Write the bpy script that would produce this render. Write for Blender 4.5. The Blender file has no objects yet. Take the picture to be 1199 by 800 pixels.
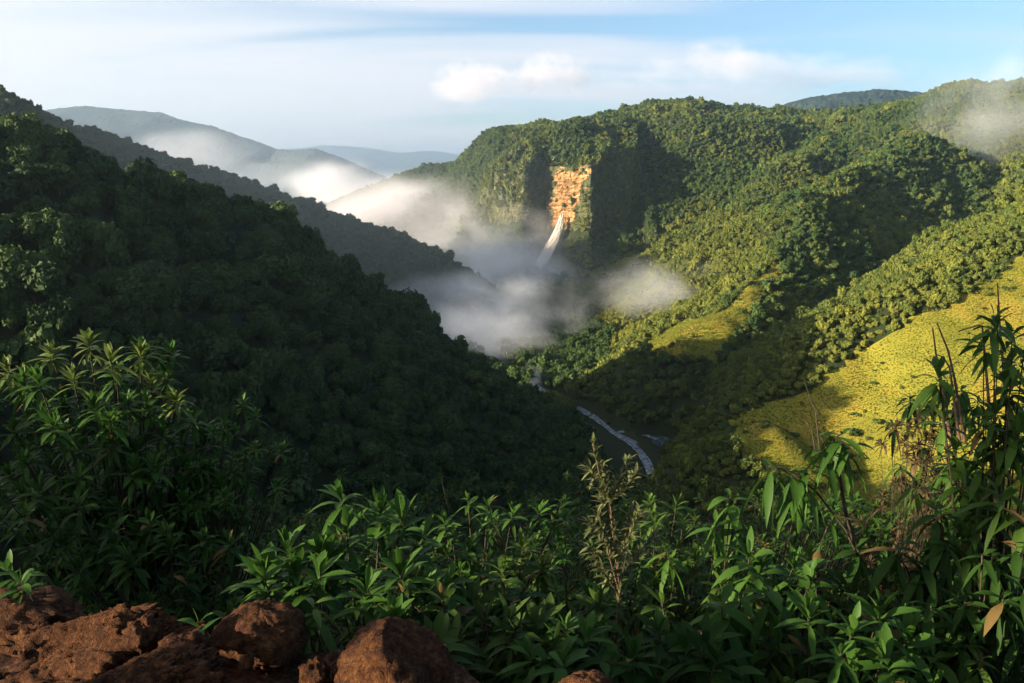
import bpy, math, random
import numpy as np
from mathutils import Vector, Matrix

SC = bpy.context.scene
COL = SC.collection
RNG = np.random.default_rng(7)
random.seed(7)
R = math.radians

# ------------------------------------------------------------------ camera
PW, PH = 1199.0, 800.0
FPX = 941.0
HORIZ = 210.0
PITCH = math.atan((PH / 2 - HORIZ) / FPX)
CP, SP = math.cos(PITCH), math.sin(PITCH)

def ray(px, py):
    u = (px - PW / 2) / FPX
    v = (py - PH / 2) / FPX
    return np.array([u, CP - v * SP, -SP - v * CP])

def at(px, py, Y, dz=0.0):
    """world point seen at that place of the photograph, Y metres ahead of the camera"""
    r = ray(px, py)
    p = r * (Y / r[1])
    p[2] += dz
    return p

def project(P):
    P = np.asarray(P, float)
    depth = P[..., 1] * CP - P[..., 2] * SP
    up = P[..., 1] * SP + P[..., 2] * CP
    d = np.where(np.abs(depth) < 1e-3, 1e-3, depth)
    return PW / 2 + FPX * P[..., 0] / d, PH / 2 - FPX * up / d, depth

# ------------------------------------------------------------------ noise
def _hash(ix, iy, seed):
    h = (ix.astype(np.int64) * 374761393 + iy.astype(np.int64) * 668265263 + seed * 974634777) & 0x7FFFFFFF
    h = ((h ^ (h >> 13)) * 1274126177) & 0x7FFFFFFF
    h = h ^ (h >> 16)
    return (h & 0xFFFF) / 65535.0

def noise2(x, y, seed=0):
    xi, yi = np.floor(x), np.floor(y)
    fx, fy = x - xi, y - yi
    sx, sy = fx * fx * fx * (fx * (fx * 6 - 15) + 10), fy * fy * fy * (fy * (fy * 6 - 15) + 10)
    def g(a, b, dx, dy):
        t = _hash(a, b, seed) * 2 * np.pi
        return np.cos(t) * dx + np.sin(t) * dy
    n00 = g(xi, yi, fx, fy); n10 = g(xi + 1, yi, fx - 1, fy)
    n01 = g(xi, yi + 1, fx, fy - 1); n11 = g(xi + 1, yi + 1, fx - 1, fy - 1)
    return 1.4 * ((n00 * (1 - sx) + n10 * sx) * (1 - sy) + (n01 * (1 - sx) + n11 * sx) * sy)

def fbm(x, y, oct=4, seed=0):
    s, a = 0.0, 1.0
    for i in range(oct):
        s = s + a * noise2(x * 2 ** i, y * 2 ** i, seed + i)
        a *= 0.5
    return s

def smooth(a, b, x):
    t = np.clip((x - a) / (b - a), 0, 1)
    return t * t * (3 - 2 * t)

# ------------------------------------------------------------------ object helpers
def tag(o, label=None, cat=None, group=None, kind=None):
    if label: o['label'] = label
    if cat: o['category'] = cat
    if group: o['group'] = group
    if kind: o['kind'] = kind
    return o

def mesh_np(name, V, F, mat=None, smooth_shade=False, link=True, parent=None):
    """V (n,3); F list of face index arrays, each (m,3) or (m,4)"""
    V = np.asarray(V, np.float32)
    if isinstance(F, np.ndarray): F = [F]
    F = [np.asarray(f, np.int32) for f in F if len(f)]
    me = bpy.data.meshes.new(name)
    me.vertices.add(len(V)); me.vertices.foreach_set('co', V.ravel())
    loops = np.concatenate([f.ravel() for f in F])
    sizes = np.concatenate([np.full(len(f), f.shape[1], np.int32) for f in F])
    starts = np.concatenate([[0], np.cumsum(sizes)[:-1]]).astype(np.int32)
    me.loops.add(len(loops)); me.loops.foreach_set('vertex_index', loops)
    me.polygons.add(len(sizes)); me.polygons.foreach_set('loop_start', starts)
    me.polygons.foreach_set('loop_total', sizes)
    me.polygons.foreach_set('use_smooth', np.full(len(sizes), smooth_shade))
    me.update(calc_edges=True); me.validate()
    if mat:
        me.materials.append(mat)
    o = bpy.data.objects.new(name, me)
    if link: COL.objects.link(o)
    if parent is not None: o.parent = parent
    return o

def empty(name, loc):
    o = bpy.data.objects.new(name, None)
    COL.objects.link(o); o.location = tuple(float(c) for c in loc)
    o.empty_display_size = 0.1
    return o

class Geo:
    def __init__(s): s.v, s.q, s.t, s.n = [], [], [], 0
    def add(s, V, quads=None, tris=None):
        V = np.asarray(V, float).reshape(-1, 3)
        if quads is not None and len(quads): s.q.append(np.asarray(quads) + s.n)
        if tris is not None and len(tris): s.t.append(np.asarray(tris) + s.n)
        s.v.append(V); s.n += len(V)
    def build(s, name, mat, smooth_shade=False, link=True, parent=None, origin=None):
        V = np.concatenate(s.v)
        if origin is not None: V = V - np.asarray(origin)
        F = []
        if s.q: F.append(np.concatenate(s.q))
        if s.t: F.append(np.concatenate(s.t))
        return mesh_np(name, V, F, mat, smooth_shade, link, parent)

def grid_faces(nu, nv):
    i = np.arange(nu - 1)[:, None] * nv + np.arange(nv - 1)[None, :]
    i = i.ravel()
    return np.stack([i, i + nv, i + nv + 1, i + 1], 1)

def tube(geo, pts, radii, n=6):
    pts = np.asarray(pts, float)
    m = len(pts)
    T = np.gradient(pts, axis=0)
    T /= np.linalg.norm(T, axis=1)[:, None] + 1e-9
    ref = np.array([0.0, 0, 1]) if abs(T[0][2]) < 0.9 else np.array([1.0, 0, 0])
    a = np.cross(T, ref); a /= np.linalg.norm(a, axis=1)[:, None] + 1e-9
    b = np.cross(T, a)
    th = np.linspace(0, 2 * np.pi, n, endpoint=False)
    V = pts[:, None, :] + np.asarray(radii)[:, None, None] * (np.cos(th)[None, :, None] * a[:, None, :] + np.sin(th)[None, :, None] * b[:, None, :])
    V = V.reshape(-1, 3)
    q = []
    for i in range(m - 1):
        for k in range(n):
            q.append((i * n + k, i * n + (k + 1) % n, (i + 1) * n + (k + 1) % n, (i + 1) * n + k))
    V = np.concatenate([V, pts[-1:] + T[-1:] * radii[-1]])
    t = [((m - 1) * n + k, (m - 1) * n + (k + 1) % n, m * n) for k in range(n)]
    geo.add(V, q, t)

# ------------------------------------------------------------------ materials
def new_mat(name):
    m = bpy.data.materials.new(name); m.use_nodes = True
    nt = m.node_tree; nt.nodes.clear()
    return m, nt, nt.nodes, nt.links

def ramp(nodes, stops):
    r = nodes.new('ShaderNodeValToRGB')
    el = r.color_ramp.elements
    while len(el) < len(stops): el.new(0.5)
    for e, (p, c) in zip(el, stops):
        e.position = p; e.color = (*c, 1)
    return r

def surf_mat(name, stops, scale=1.0, detail=6, rough=0.9, spec=0.1, bump=0.0, bscale=None, stretch=(1, 1, 1), coords='Object'):
    m, nt, N, L = new_mat(name)
    out = N.new('ShaderNodeOutputMaterial'); b = N.new('ShaderNodeBsdfPrincipled')
    tc = N.new('ShaderNodeTexCoord'); mp = N.new('ShaderNodeMapping'); mp.inputs['Scale'].default_value = stretch
    no = N.new('ShaderNodeTexNoise'); no.inputs['Scale'].default_value = scale; no.inputs['Detail'].default_value = detail
    no.inputs['Roughness'].default_value = 0.65
    L.new(tc.outputs[coords], mp.inputs['Vector']); L.new(mp.outputs[0], no.inputs['Vector'])
    r = ramp(N, stops); L.new(no.outputs['Fac'], r.inputs[0]); L.new(r.outputs[0], b.inputs['Base Color'])
    b.inputs['Roughness'].default_value = rough; b.inputs['Specular IOR Level'].default_value = spec
    if bump:
        n2 = N.new('ShaderNodeTexNoise'); n2.inputs['Scale'].default_value = bscale or scale * 3; n2.inputs['Detail'].default_value = 8
        n2.inputs['Roughness'].default_value = 0.7
        L.new(mp.outputs[0], n2.inputs['Vector'])
        bp = N.new('ShaderNodeBump'); bp.inputs['Strength'].default_value = 1.0; bp.inputs['Distance'].default_value = bump
        L.new(n2.outputs['Fac'], bp.inputs['Height']); L.new(bp.outputs[0], b.inputs['Normal'])
    L.new(b.outputs[0], out.inputs['Surface'])
    return m

def leaf_mat(name, dark, light, yellow, transl=0.25, rough=0.6, spec=0.25, rand_w=0.5, dead=0.0):
    """foliage: tint attribute (per tree) slides towards yellow, object random slides dark to light"""
    m, nt, N, L = new_mat(name)
    out = N.new('ShaderNodeOutputMaterial'); b = N.new('ShaderNodeBsdfPrincipled')
    oi = N.new('ShaderNodeObjectInfo'); geo = N.new('ShaderNodeNewGeometry')
    mx = N.new('ShaderNodeMix'); mx.data_type = 'RGBA'
    ad = N.new('ShaderNodeMath'); ad.operation = 'MULTIPLY_ADD'
    L.new(oi.outputs['Random'], ad.inputs[0]); ad.inputs[1].default_value = rand_w
    mu = N.new('ShaderNodeMath'); mu.operation = 'MULTIPLY'; L.new(geo.outputs['Random Per Island'], mu.inputs[0]); mu.inputs[1].default_value = 1 - rand_w
    L.new(mu.outputs[0], ad.inputs[2])
    L.new(ad.outputs[0], mx.inputs['Factor'])
    mx.inputs['A'].default_value = (*dark, 1); mx.inputs['B'].default_value = (*light, 1)
    at_ = N.new('ShaderNodeAttribute'); at_.attribute_type = 'INSTANCER'; at_.attribute_name = 'tint'
    m2 = N.new('ShaderNodeMix'); m2.data_type = 'RGBA'
    L.new(at_.outputs['Fac'], m2.inputs['Factor']); L.new(mx.outputs['Result'], m2.inputs['A']); m2.inputs['B'].default_value = (*yellow, 1)
    if dead:                                     # a few withered leaves among the green ones
        gt = N.new('ShaderNodeMath'); gt.operation = 'LESS_THAN'; gt.inputs[1].default_value = dead
        wn_ = N.new('ShaderNodeTexWhiteNoise'); wn_.noise_dimensions = '1D'; L.new(geo.outputs['Random Per Island'], wn_.inputs['W']); L.new(wn_.outputs['Value'], gt.inputs[0])
        m3 = N.new('ShaderNodeMix'); m3.data_type = 'RGBA'; L.new(gt.outputs[0], m3.inputs['Factor']); L.new(m2.outputs['Result'], m3.inputs['A']); m3.inputs['B'].default_value = (0.13, 0.085, 0.03, 1)
        m2 = m3
    L.new(m2.outputs['Result'], b.inputs['Base Color'])
    b.inputs['Roughness'].default_value = rough; b.inputs['Specular IOR Level'].default_value = spec
    if transl > 0:
        tr = N.new('ShaderNodeBsdfTranslucent'); L.new(m2.outputs['Result'], tr.inputs['Color'])
        ms = N.new('ShaderNodeMixShader'); ms.inputs[0].default_value = transl
        L.new(b.outputs[0], ms.inputs[1]); L.new(tr.outputs[0], ms.inputs[2]); L.new(ms.outputs[0], out.inputs['Surface'])
    else:
        L.new(b.outputs[0], out.inputs['Surface'])
    return m

M = {}
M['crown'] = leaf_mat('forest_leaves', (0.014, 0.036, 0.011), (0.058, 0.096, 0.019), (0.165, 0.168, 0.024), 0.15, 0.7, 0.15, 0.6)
M['bark'] = surf_mat('bark', [(0.3, (0.05, 0.035, 0.025)), (0.7, (0.12, 0.09, 0.065))], 6, bump=0.02)
M['forest_floor'] = surf_mat('forest_floor', [(0.3, (0.010, 0.016, 0.006)), (0.7, (0.026, 0.034, 0.012))], 0.05)
M['far_forest'] = surf_mat('far_forest', [(0.3, (0.010, 0.020, 0.017)), (0.7, (0.034, 0.048, 0.036))], 0.02, 8)
M['meadow'] = surf_mat('meadow', [(0.32, (0.10, 0.105, 0.014)), (0.5, (0.18, 0.165, 0.020)), (0.68, (0.24, 0.165, 0.025))], 0.035, 8)

# ------------------------------------------------------------------ terrain
FLOOR = -168.0
def ridge_pts(lst, dz=0.0):
    return np.array([at(px, py, Y, dz) for px, py, Y in lst])

RIDGES = {}
def add_ridge(name, lst, sl, sr, r=14.0, dz=-8.0, owner=None, extra=None):
    P = ridge_pts(lst, dz)
    if extra is not None:
        pre, post = extra
        P = np.concatenate([np.array(pre).reshape(-1, 3), P, np.array(post).reshape(-1, 3)])
    RIDGES[name] = (P, sl, sr, r, owner or name)

def ridge_h(P, sl, sr, r, X, Y):
    """height of a ridge with crest polyline P; slope sl on the left of its direction, sr on the right"""
    best = np.full(X.shape, -1e9)
    for a, b in zip(P[:-1], P[1:]):
        d = b - a
        L2 = d[0] ** 2 + d[1] ** 2
        t = np.clip(((X - a[0]) * d[0] + (Y - a[1]) * d[1]) / L2, 0, 1)
        qx, qy = a[0] + t * d[0], a[1] + t * d[1]
        dist = np.hypot(X - qx, Y - qy)
        side = (d[0] * (Y - a[1]) - d[1] * (X - a[0])) / math.sqrt(L2)   # >0 left
        w = smooth(-r, r, side)
        dd = np.sqrt(dist ** 2 + r * r) - r
        drop = (sl * w + sr * (1 - w)) * dd if not callable(sr) else sl * dd * w + sr(X, Y, dd) * (1 - w)
        z = a[2] + t * d[2] - drop
        best = np.maximum(best, z)
    return best

# left wooded spur (direction: from upper left down to the river; right side faces the camera)
add_ridge('hill', [(0, 145, 300), (95, 178, 335), (145, 188, 352), (215, 215, 378), (300, 248, 415), (380, 290, 455), (450, 345, 500),
                   (530, 405, 535), (575, 446, 535), (627, 483, 520), (700, 524, 498), (738, 556, 482)], 0.82, 0.94, dz=-9,
          extra=([(-420, -130, 62), (-330, 15, 46), (-270, 85, 18), (-255, 150, -30), (-224, 255, -16)], []))  # unseen crest points added off-frame, shaped for the shadows they cast
add_ridge('ridge', [(-200, 60, 820), (0, 105, 880), (55, 132, 895), (100, 145, 905), (150, 162, 915), (200, 180, 925), (250, 192, 935), (300, 212, 945),
                    (350, 230, 950), (400, 245, 955), (450, 262, 965), (500, 285, 975), (530, 302, 985), (568, 334, 1000), (590, 375, 1010)], 0.75, 0.72, dz=-7)
def slopeA(X, Y, d):
    a = smooth(0.22, 0.36, X / np.maximum(Y, 900))
    d0 = 520 - 260 * smooth(180, 215, X)
    l = 0.22 * smooth(-0.015, -0.09, X / np.maximum(Y, 900))
    return (0.17 + 0.18 * a + l) * np.minimum(d, d0) + 0.66 * np.maximum(d - d0, 0)
RIDGES['shade_hill'] = (np.array([(-930, 590, 172), (-850, 665, 160)], float), .75, .75, 30, 'ridge')  # unseen hill added off-frame to throw shade on the ridge
add_ridge('mountain_crest', [(420, 232, 1950), (460, 215, 1900), (500, 200, 1850), (540, 182, 1820), (570, 173, 1800), (600, 165, 1780), (650, 152, 1750), (695, 137, 1720), (740, 131, 1700), (800, 122, 1680),
                       (850, 118, 1650), (920, 126, 1680), (985, 129, 1650), (1050, 122, 1600), (1090, 108, 1550), (1130, 97, 1500), (1199, 84, 1400), (1350, 60, 1300), (1600, 60, 1250)],
          0.5, slopeA, r=40, owner='mountain')
add_ridge('spur_b', [(880, 122, 1650), (820, 165, 1500), (760, 195, 1380), (735, 215, 1330), (705, 265, 1250), (660, 315, 1120), (625, 365, 980)], 0.6, 0.6, owner='mountain')
add_ridge('spur_c', [(1000, 128, 1500), (930, 190, 1250), (850, 240, 1100), (770, 320, 950), (720, 370, 850), (655, 420, 762)], 0.62, 0.62, owner='mountain')
add_ridge('spur_d', [(1080, 150, 1120), (1010, 190, 980), (950, 225, 860), (900, 300, 730), (860, 350, 645), (800, 385, 600), (745, 412, 575)], 0.9, 0.62, owner='mountain')
add_ridge('spur_e', [(1400, 120, 500), (1260, 198, 470), (1199, 240, 450), (1150, 277, 435), (1080, 322, 420), (1000, 372, 405), (920, 422, 390), (850, 462, 372), (838, 490, 362)], 0.60, 0.75, owner='hillside', dz=-4)
add_ridge('spur_g', [(900, 480, 330), (850, 518, 318), (785, 570, 300), (740, 615, 285)], 0.8, 0.8, owner='hillside', dz=-5)
add_ridge('spur_f', [(870, 480, 490), (835, 458, 525), (790, 446, 545), (745, 462, 550)], 0.7, 0.7, owner='mountain', dz=-5)

RIVER = np.array([at(*p) for p in [(560, 405, 830), (585, 425, 735)]] +
                 [ray(px, py) * (FLOOR / ray(px, py)[2]) for px, py in [(603, 437), (640, 460), (678, 478), (700, 492), (720, 508), (738, 517), (750, 530), (757, 541), (765, 560)]])
RIVER[:, 2] = FLOOR

POND = np.array([ray(px, py) * (FLOOR / ray(px, py)[2]) for px, py in [(764, 512), (772, 510), (780, 512), (785, 516), (783, 521), (776, 524), (768, 522), (763, 517)]])
def poly_dist(P, X, Y):
    best = np.full(X.shape, 1e9)
    for a, b in zip(P[:-1], P[1:]):
        d = b - a
        t = np.clip(((X - a[0]) * d[0] + (Y - a[1]) * d[1]) / (d[0] ** 2 + d[1] ** 2 + 1e-9), 0, 1)
        best = np.minimum(best, np.hypot(X - a[0] - t * d[0], Y - a[1] - t * d[1]))
    return best

# cliff line in plan (from left to right), cut into the mountain's front
CLIFF = [(556, 1262), (575, 1240), (588, 1222), (613, 1206), (622, 1222), (638, 1238), (645, 1224), (672, 1200), (690, 1184), (699, 1216), (712, 1246), (730, 1250), (748, 1274)]
CLIFF_XY = np.array([at(px, 230, Y)[:2] for px, Y in CLIFF])

def viewing_slope(X, Y):
    """the slope that falls away from the photographer's ledge"""
    h = np.where(Y < 3, -2.2, -2.2 - 0.62 * (Y - 3)) - 0.10 * np.maximum(Y - 60, 0) * 0.5
    left = np.maximum(-X - 4, 0)
    right = np.maximum(X - 6, 0)
    return h - 0.06 * right

def terrain(X, Y, parts=False):
    hs, owners = [], []
    xs, ys = CLIFF_XY[:, 0], CLIFF_XY[:, 1]
    yw = np.interp(X, xs, ys)
    inside = smooth(xs[0] - 25, xs[0], X) * (1 - smooth(xs[-1] - 8, xs[-1] + 10, X))
    front = 1 - smooth(yw - 3, yw + 9, Y)
    low = -66 - 1.08 * np.maximum(yw - Y - 5, 0)
    for n, (P, sl, sr, r, ow) in RIDGES.items():
        h = ridge_h(P, sl, sr, r, X, Y)
        if n in ('spur_e', 'spur_g'):
            k = 0.262 if n == 'spur_e' else 0.20
            h = h - 1.0 * np.maximum(k * Y - X, 0)
        if n == 'mountain_crest':
            cut_l = 1 - smooth(at(606, 230, 1200)[0], at(640, 230, 1240)[0], X); cut_r = smooth(at(694, 230, 1230)[0], at(725, 230, 1270)[0], X)
            back = np.maximum(130 - np.maximum(Y - yw, 0), 0) * smooth(1000, 1100, Y)
            h = h - back * np.maximum(np.maximum(0.36 * cut_l, 0.30 * cut_r), 0.33 * (1 - cut_l) * (1 - cut_r))
            h = np.where((h > low) & (Y > 800), h * (1 - inside * front) + low * inside * front, h)
        hs.append(h); owners.append(ow)
    fl = FLOOR + 0.12 * np.maximum(poly_dist(RIVER, X, Y) - 10, 0) * smooth(0, 30, poly_dist(RIVER, X, Y))
    fl = np.minimum(fl, FLOOR + 30)
    hs.append(fl); owners.append('valley')
    hs.append(viewing_slope(X, Y)); owners.append('slope')
    H = np.stack(hs)
    own = H.argmax(0)
    h = H.max(0)
    rd = np.minimum(poly_dist(RIVER, X, Y), poly_dist(POND, X, Y))
    amp = smooth(8, 90, rd) * smooth(20, 200, np.hypot(X, Y))
    far = smooth(500, 900, Y)
    far = far * np.where(np.isin(np.array(owners)[own], ['mountain']), 1.0, 0.3)
    h = h + amp * (far * (16 * fbm(X / 170, Y / 170, 3, 3) + 6 * fbm(X / 45, Y / 45, 2, 9)) + (1 - far) * (7.0 * fbm(X / 75, Y / 75, 3, 5)))
    bank = FLOOR - 0.6 + 0.95 * np.maximum(rd - 7, 0) + 0.01 * np.maximum(rd - 7, 0) ** 2
    h = np.where((Y > 380) & (Y < 720), np.minimum(h, np.maximum(bank, FLOOR - 0.6)), h)
    h = np.maximum(h, FLOOR - 0.6)
    return (h, own, owners) if parts else h

def graded(a, b, step, lo, hi, g=1.12):
    c = list(np.arange(a, b + step * 0.5, step))
    s = step; v = a; left = []
    while v > lo: s *= g; v -= s; left.append(v)
    s = step; v = c[-1]; right = []
    while v < hi: s *= g; v += s; right.append(v)
    return np.array(left[::-1] + c + right)

gx = graded(-560, 1150, 6.0, -22000, 22000)
gy = np.concatenate([graded(18, 620, 4.0, -2500, 620)[:-1], graded(620, 1950, 7.0, 620, 30000)])
GX, GY = np.meshgrid(gx, gy, indexing='ij')
GZ, OWN, OWNERS = terrain(GX, GY, True)
near_box = (np.abs(GX) < 38) & (GY < 17) & (GY > -12)

def terrain_z(x, y):
    """bilinear sample of the built sheet"""
    i = np.clip(np.searchsorted(gx, x) - 1, 0, len(gx) - 2); j = np.clip(np.searchsorted(gy, y) - 1, 0, len(gy) - 2)
    fx = (x - gx[i]) / (gx[i + 1] - gx[i]); fy = (y - gy[j]) / (gy[j + 1] - gy[j])
    return (GZ[i, j] * (1 - fx) + GZ[i + 1, j] * fx) * (1 - fy) + (GZ[i, j + 1] * (1 - fx) + GZ[i + 1, j + 1] * fx) * fy

def visible(x, y, z, n=160, eps=3.0):
    """rough line-of-sight test against the bare terrain"""
    t = np.linspace(0.03, 0.995, n)
    vis = np.ones(len(x), bool)
    for tt in t:
        zz = terrain_z(x * tt, y * tt)
        vis &= (zz < z * tt + eps) | (y * tt < 20)
    return vis

# meadow region: an area of the near hillside and of the middle spur, found on the ground
def in_poly(px, py, poly):
    inside = np.zeros(px.shape, bool)
    n = len(poly)
    for i in range(n):
        x1, y1 = poly[i]; x2, y2 = poly[(i + 1) % n]
        c = ((y1 > py) != (y2 > py)) & (px < (x2 - x1) * (py - y1) / (y2 - y1 + 1e-12) + x1)
        inside ^= c
    return inside

def owner_of(x, y):
    i = np.clip(np.searchsorted(gx, x) - 1, 0, len(gx) - 2); j = np.clip(np.searchsorted(gy, y) - 1, 0, len(gy) - 2)
    return OWN[i, j]
OW_NAMES = np.array(OWNERS + ['x'])

MEADOW_E = [(1260, 262), (1199, 306), (1140, 338), (1060, 385), (980, 430), (920, 462), (870, 482), (848, 515), (900, 560), (1000, 620), (1300, 700), (1500, 500), (1500, 200)]
MEADOW_D = [(738, 412), (770, 392), (800, 378), (850, 362), (895, 318), (915, 305), (908, 330), (880, 365), (862, 390), (838, 425), (800, 420), (760, 418)]
MEADOW_C = [(640, 415), (660, 395), (700, 372), (745, 345), (790, 330), (800, 345), (770, 375), (735, 400), (700, 425), (660, 440)]
def meadow_mask(x, y, z):
    px, py, d = project(np.stack([x, y, z], -1))
    jx, jy = 14 * noise2(x / 18, y / 18, 31), 10 * noise2(x / 18, y / 18, 37)
    e = in_poly(px + jx, py + jy, MEADOW_E) & (y < 470) & (y > 40) & (OW_NAMES[owner_of(x, y)] == 'hillside')
    dd = in_poly(px + jx * .5, py + jy * .5, MEADOW_D) & (y > 480) & (y < 900)
    return e, dd

# build terrain sheets, one per landform
F = grid_faces(len(gx), len(gy))
V = np.stack([GX, GY, GZ], -1).reshape(-1, 3)
own_flat = np.array(OWNERS)[OWN.ravel()]
cut = near_box.ravel()
keep = ~(cut[F].all(1))
fo = own_flat[F[:, 0]]
spec = {'hill': ('hill', 'steep wooded hill on the left falling to the stream, in shade', 'hill'),
        'ridge': ('ridge', 'dark blue wooded ridge behind the left hill, running down into the mist', 'ridge'),
        'mountain': ('mountain', 'broad forested mountain with sunlit spurs above the cliff and waterfall', 'mountain'),
        'hillside': ('hillside', 'sunlit hillside on the right with yellow grass below a band of trees', 'hillside'),
        'valley': ('valley_floor', 'low valley floor between the hills beside the stream', 'ground'),
        'slope': ('slope', 'steep dark slope falling away below the rocky ledge', 'ground')}
TERR = {}
for k, (nm, lb, ct) in spec.items():
    f = F[(fo == k) & keep]
    if not len(f): continue
    idx, inv = np.unique(f.ravel(), return_inverse=True)
    o = mesh_np(nm, V[idx], inv.reshape(-1, 4), M['forest_floor'], True)
    tag(o, lb, ct, kind='structure'); TERR[k] = o
    if k in ('hillside', 'mountain'):
        o.data.materials.append(M['meadow'])
        c = V[f].mean(1)
        e, dd = meadow_mask(c[:, 0], c[:, 1], c[:, 2])
        o.data.polygons.foreach_set('material_index', (e | dd).astype(np.int32))

# far mountains as their own strips
def far_mountain(name, label, lst, width, drop, step, seed, amp=6.0):
    P = ridge_pts(lst)
    seg = np.concatenate([[0], np.cumsum(np.linalg.norm(np.diff(P[:, :2], axis=0), axis=1))])
    s = np.arange(0, seg[-1], step)
    C = np.stack([np.interp(s, seg, P[:, i]) for i in range(3)], 1)
    w = np.linspace(-1, 1, int(2 * width / (step * 1.6)))
    X = C[:, 0][:, None] + 0 * w; Y = C[:, 1][:, None] + w * width
    g = (np.abs(w) ** 1.15)
    Z = C[:, 2][:, None] - drop * g
    e = smooth(0, 1, np.abs(w) * 2.5)
    Z = Z + e * (drop * 0.16) * fbm(X / (width * .45), Y / (width * .45), 4, seed)
    Z = Z + amp * (fbm(X / 26, Y / 26, 3, seed + 9))
    o = mesh_np(name, np.stack([X, Y, Z], -1).reshape(-1, 3), grid_faces(len(s), len(w)), M['far_forest'], False)
    return tag(o, label, 'mountain', kind='structure')
def farther(lst, k): return [(a, b, c * k) for a, b, c in lst]
far_mountain('mountain', 'hazy blue mountain far off on the left with mist on its flank',
             farther([(-250, 190, 3900), (0, 160, 3900), (60, 128, 3900), (100, 124, 3900), (140, 128, 3900), (190, 132, 3850), (210, 140, 3800), (250, 148, 3800), (280, 159, 3750), (310, 169, 3700), (325, 175, 3700), (345, 176, 3600),
              (370, 174, 3500), (400, 185, 3450), (430, 198, 3400), (470, 215, 3350), (520, 240, 3300)], 2.2), 1900, 800, 25, 3, 10)
far_mountain('mountain', 'palest low mountain on the horizon beyond all the others',
             farther([(100, 200, 8200), (300, 178, 8200), (380, 170, 8200), (425, 172, 8200), (470, 179, 8200), (505, 176, 8200), (540, 181, 8200), (600, 190, 8200), (700, 210, 8200)], 3.0), 5000, 1400, 120, 13, 20)
far_mountain('mountain', 'blue grey mountain top just showing behind the right skyline',
             farther([(800, 170, 2700), (860, 145, 2700), (910, 124, 2700), (945, 114, 2700), (980, 109, 2700), (1030, 104, 2700), (1090, 108, 2700), (1150, 112, 2700), (1250, 120, 2700)], 1.35), 900, 400, 14, 23, 6)

# ------------------------------------------------------------------ tree crowns
def crown_geo(seed, n_leaf=420, leaf=0.16, core=True):
    """unit-radius crown standing on z=0: lumpy core plus leaf clumps through its outer volume"""
    rg = np.random.default_rng(seed)
    g = Geo()
    lobes = []
    nl = rg.integers(5, 9)
    for i in range(nl + 3):
        a = rg.uniform(0, 2 * np.pi); rr = rg.uniform(0.2, 0.85)
        lobes.append((rr * math.cos(a), rr * math.sin(a), rg.uniform(0.45, 1.35) * (1.1 - .3 * rr), rg.uniform(0.24, 0.50)))
    lobes.append((0, 0, 0.9, 0.55))
    lobes = np.array(lobes)
    pick = rg.integers(0, len(lobes), n_leaf)
    d = rg.normal(size=(n_leaf, 3)); d[:, 2] = np.abs(d[:, 2]) * 1.1 - 0.35
    d /= np.linalg.norm(d, axis=1)[:, None]
    rad = lobes[pick, 3] * rg.uniform(0.72, 1.22, n_leaf)
    c = lobes[pick, :3] + d * rad[:, None]
    nrm = d + rg.normal(size=d.shape) * 0.45
    nrm /= np.linalg.norm(nrm, axis=1)[:, None]
    t = np.cross(nrm, rg.normal(size=d.shape)); t /= np.linalg.norm(t, axis=1)[:, None]
    b = np.cross(nrm, t)
    sz = leaf * rg.uniform(0.6, 1.35, n_leaf)[:, None]
    q = np.stack([c - t * sz - b * sz * .55 - nrm * sz * .25, c + t * sz * .2 - b * sz * .9, c + t * sz + b * sz * .5 - nrm * sz * .3, c - t * sz * .3 + b * sz * .95], 1)
    g.add(q.reshape(-1, 3), np.arange(n_leaf * 4).reshape(-1, 4))
    if core:
        for lx, ly, lz, lr in lobes:
            nu, nv = 7, 5
            th = np.linspace(0, 2 * np.pi, nu + 1)[:-1]; ph = np.linspace(0.15, np.pi - 0.15, nv)
            T, Pp = np.meshgrid(th, ph, indexing='ij')
            r0 = lr * 0.80
            Vv = np.stack([lx + r0 * np.sin(Pp) * np.cos(T), ly + r0 * np.sin(Pp) * np.sin(T), lz + r0 * np.cos(Pp)], -1)
            Vv = Vv.reshape(-1, 3) + rg.normal(size=(nu * nv, 3)) * 0.03
            qq = [(i * nv + k, ((i + 1) % nu) * nv + k, ((i + 1) % nu) * nv + k + 1, i * nv + k + 1) for i in range(nu) for k in range(nv - 1)]
            g.add(Vv, qq)
    return g

def trunk_geo(seed, h=0.7, r=0.06):
    rg = np.random.default_rng(seed); g = Geo()
    bend = rg.normal(size=2) * 0.05
    pts = [(0, 0, -0.25), (bend[0] * .5, bend[1] * .5, h * .4), (bend[0], bend[1], h)]
    tube(g, pts, [r * 1.3, r, r * .6], 6)
    for i in range(4):
        a = rg.uniform(0, 6.28); e = (bend[0] + .4 * math.cos(a), bend[1] + .4 * math.sin(a), h + .35)
        tube(g, [(bend[0] * .6, bend[1] * .6, h * .55), ((bend[0] * .8 + e[0]) / 2, (bend[1] * .8 + e[1]) / 2, h * .9), e], [r * .5, r * .4, r * .15], 5)
    return g

NV = 9
PROTO_FAR = [crown_geo(100 + i, 380, 0.15).build('crown', M['crown'], link=False) for i in range(NV)]
PROTO_NEAR = [crown_geo(200 + i, 2400, 0.075).build('crown', M['crown'], link=False) for i in range(NV)]
PROTO_TRUNK = [trunk_geo(300 + i).build('trunk', M['bark'], link=False) for i in range(NV)]

# ------------------------------------------------------------------ forest points
def jitter_grid(x0, x1, y0, y1, s):
    a = np.arange(x0, x1, s); b = np.arange(y0, y1, s)
    A, B = np.meshgrid(a, b, indexing='ij')
    A = A + RNG.uniform(-.48, .48, A.shape) * s; B = B + RNG.uniform(-.48, .48, B.shape) * s
    return A.ravel(), B.ravel()

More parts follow.
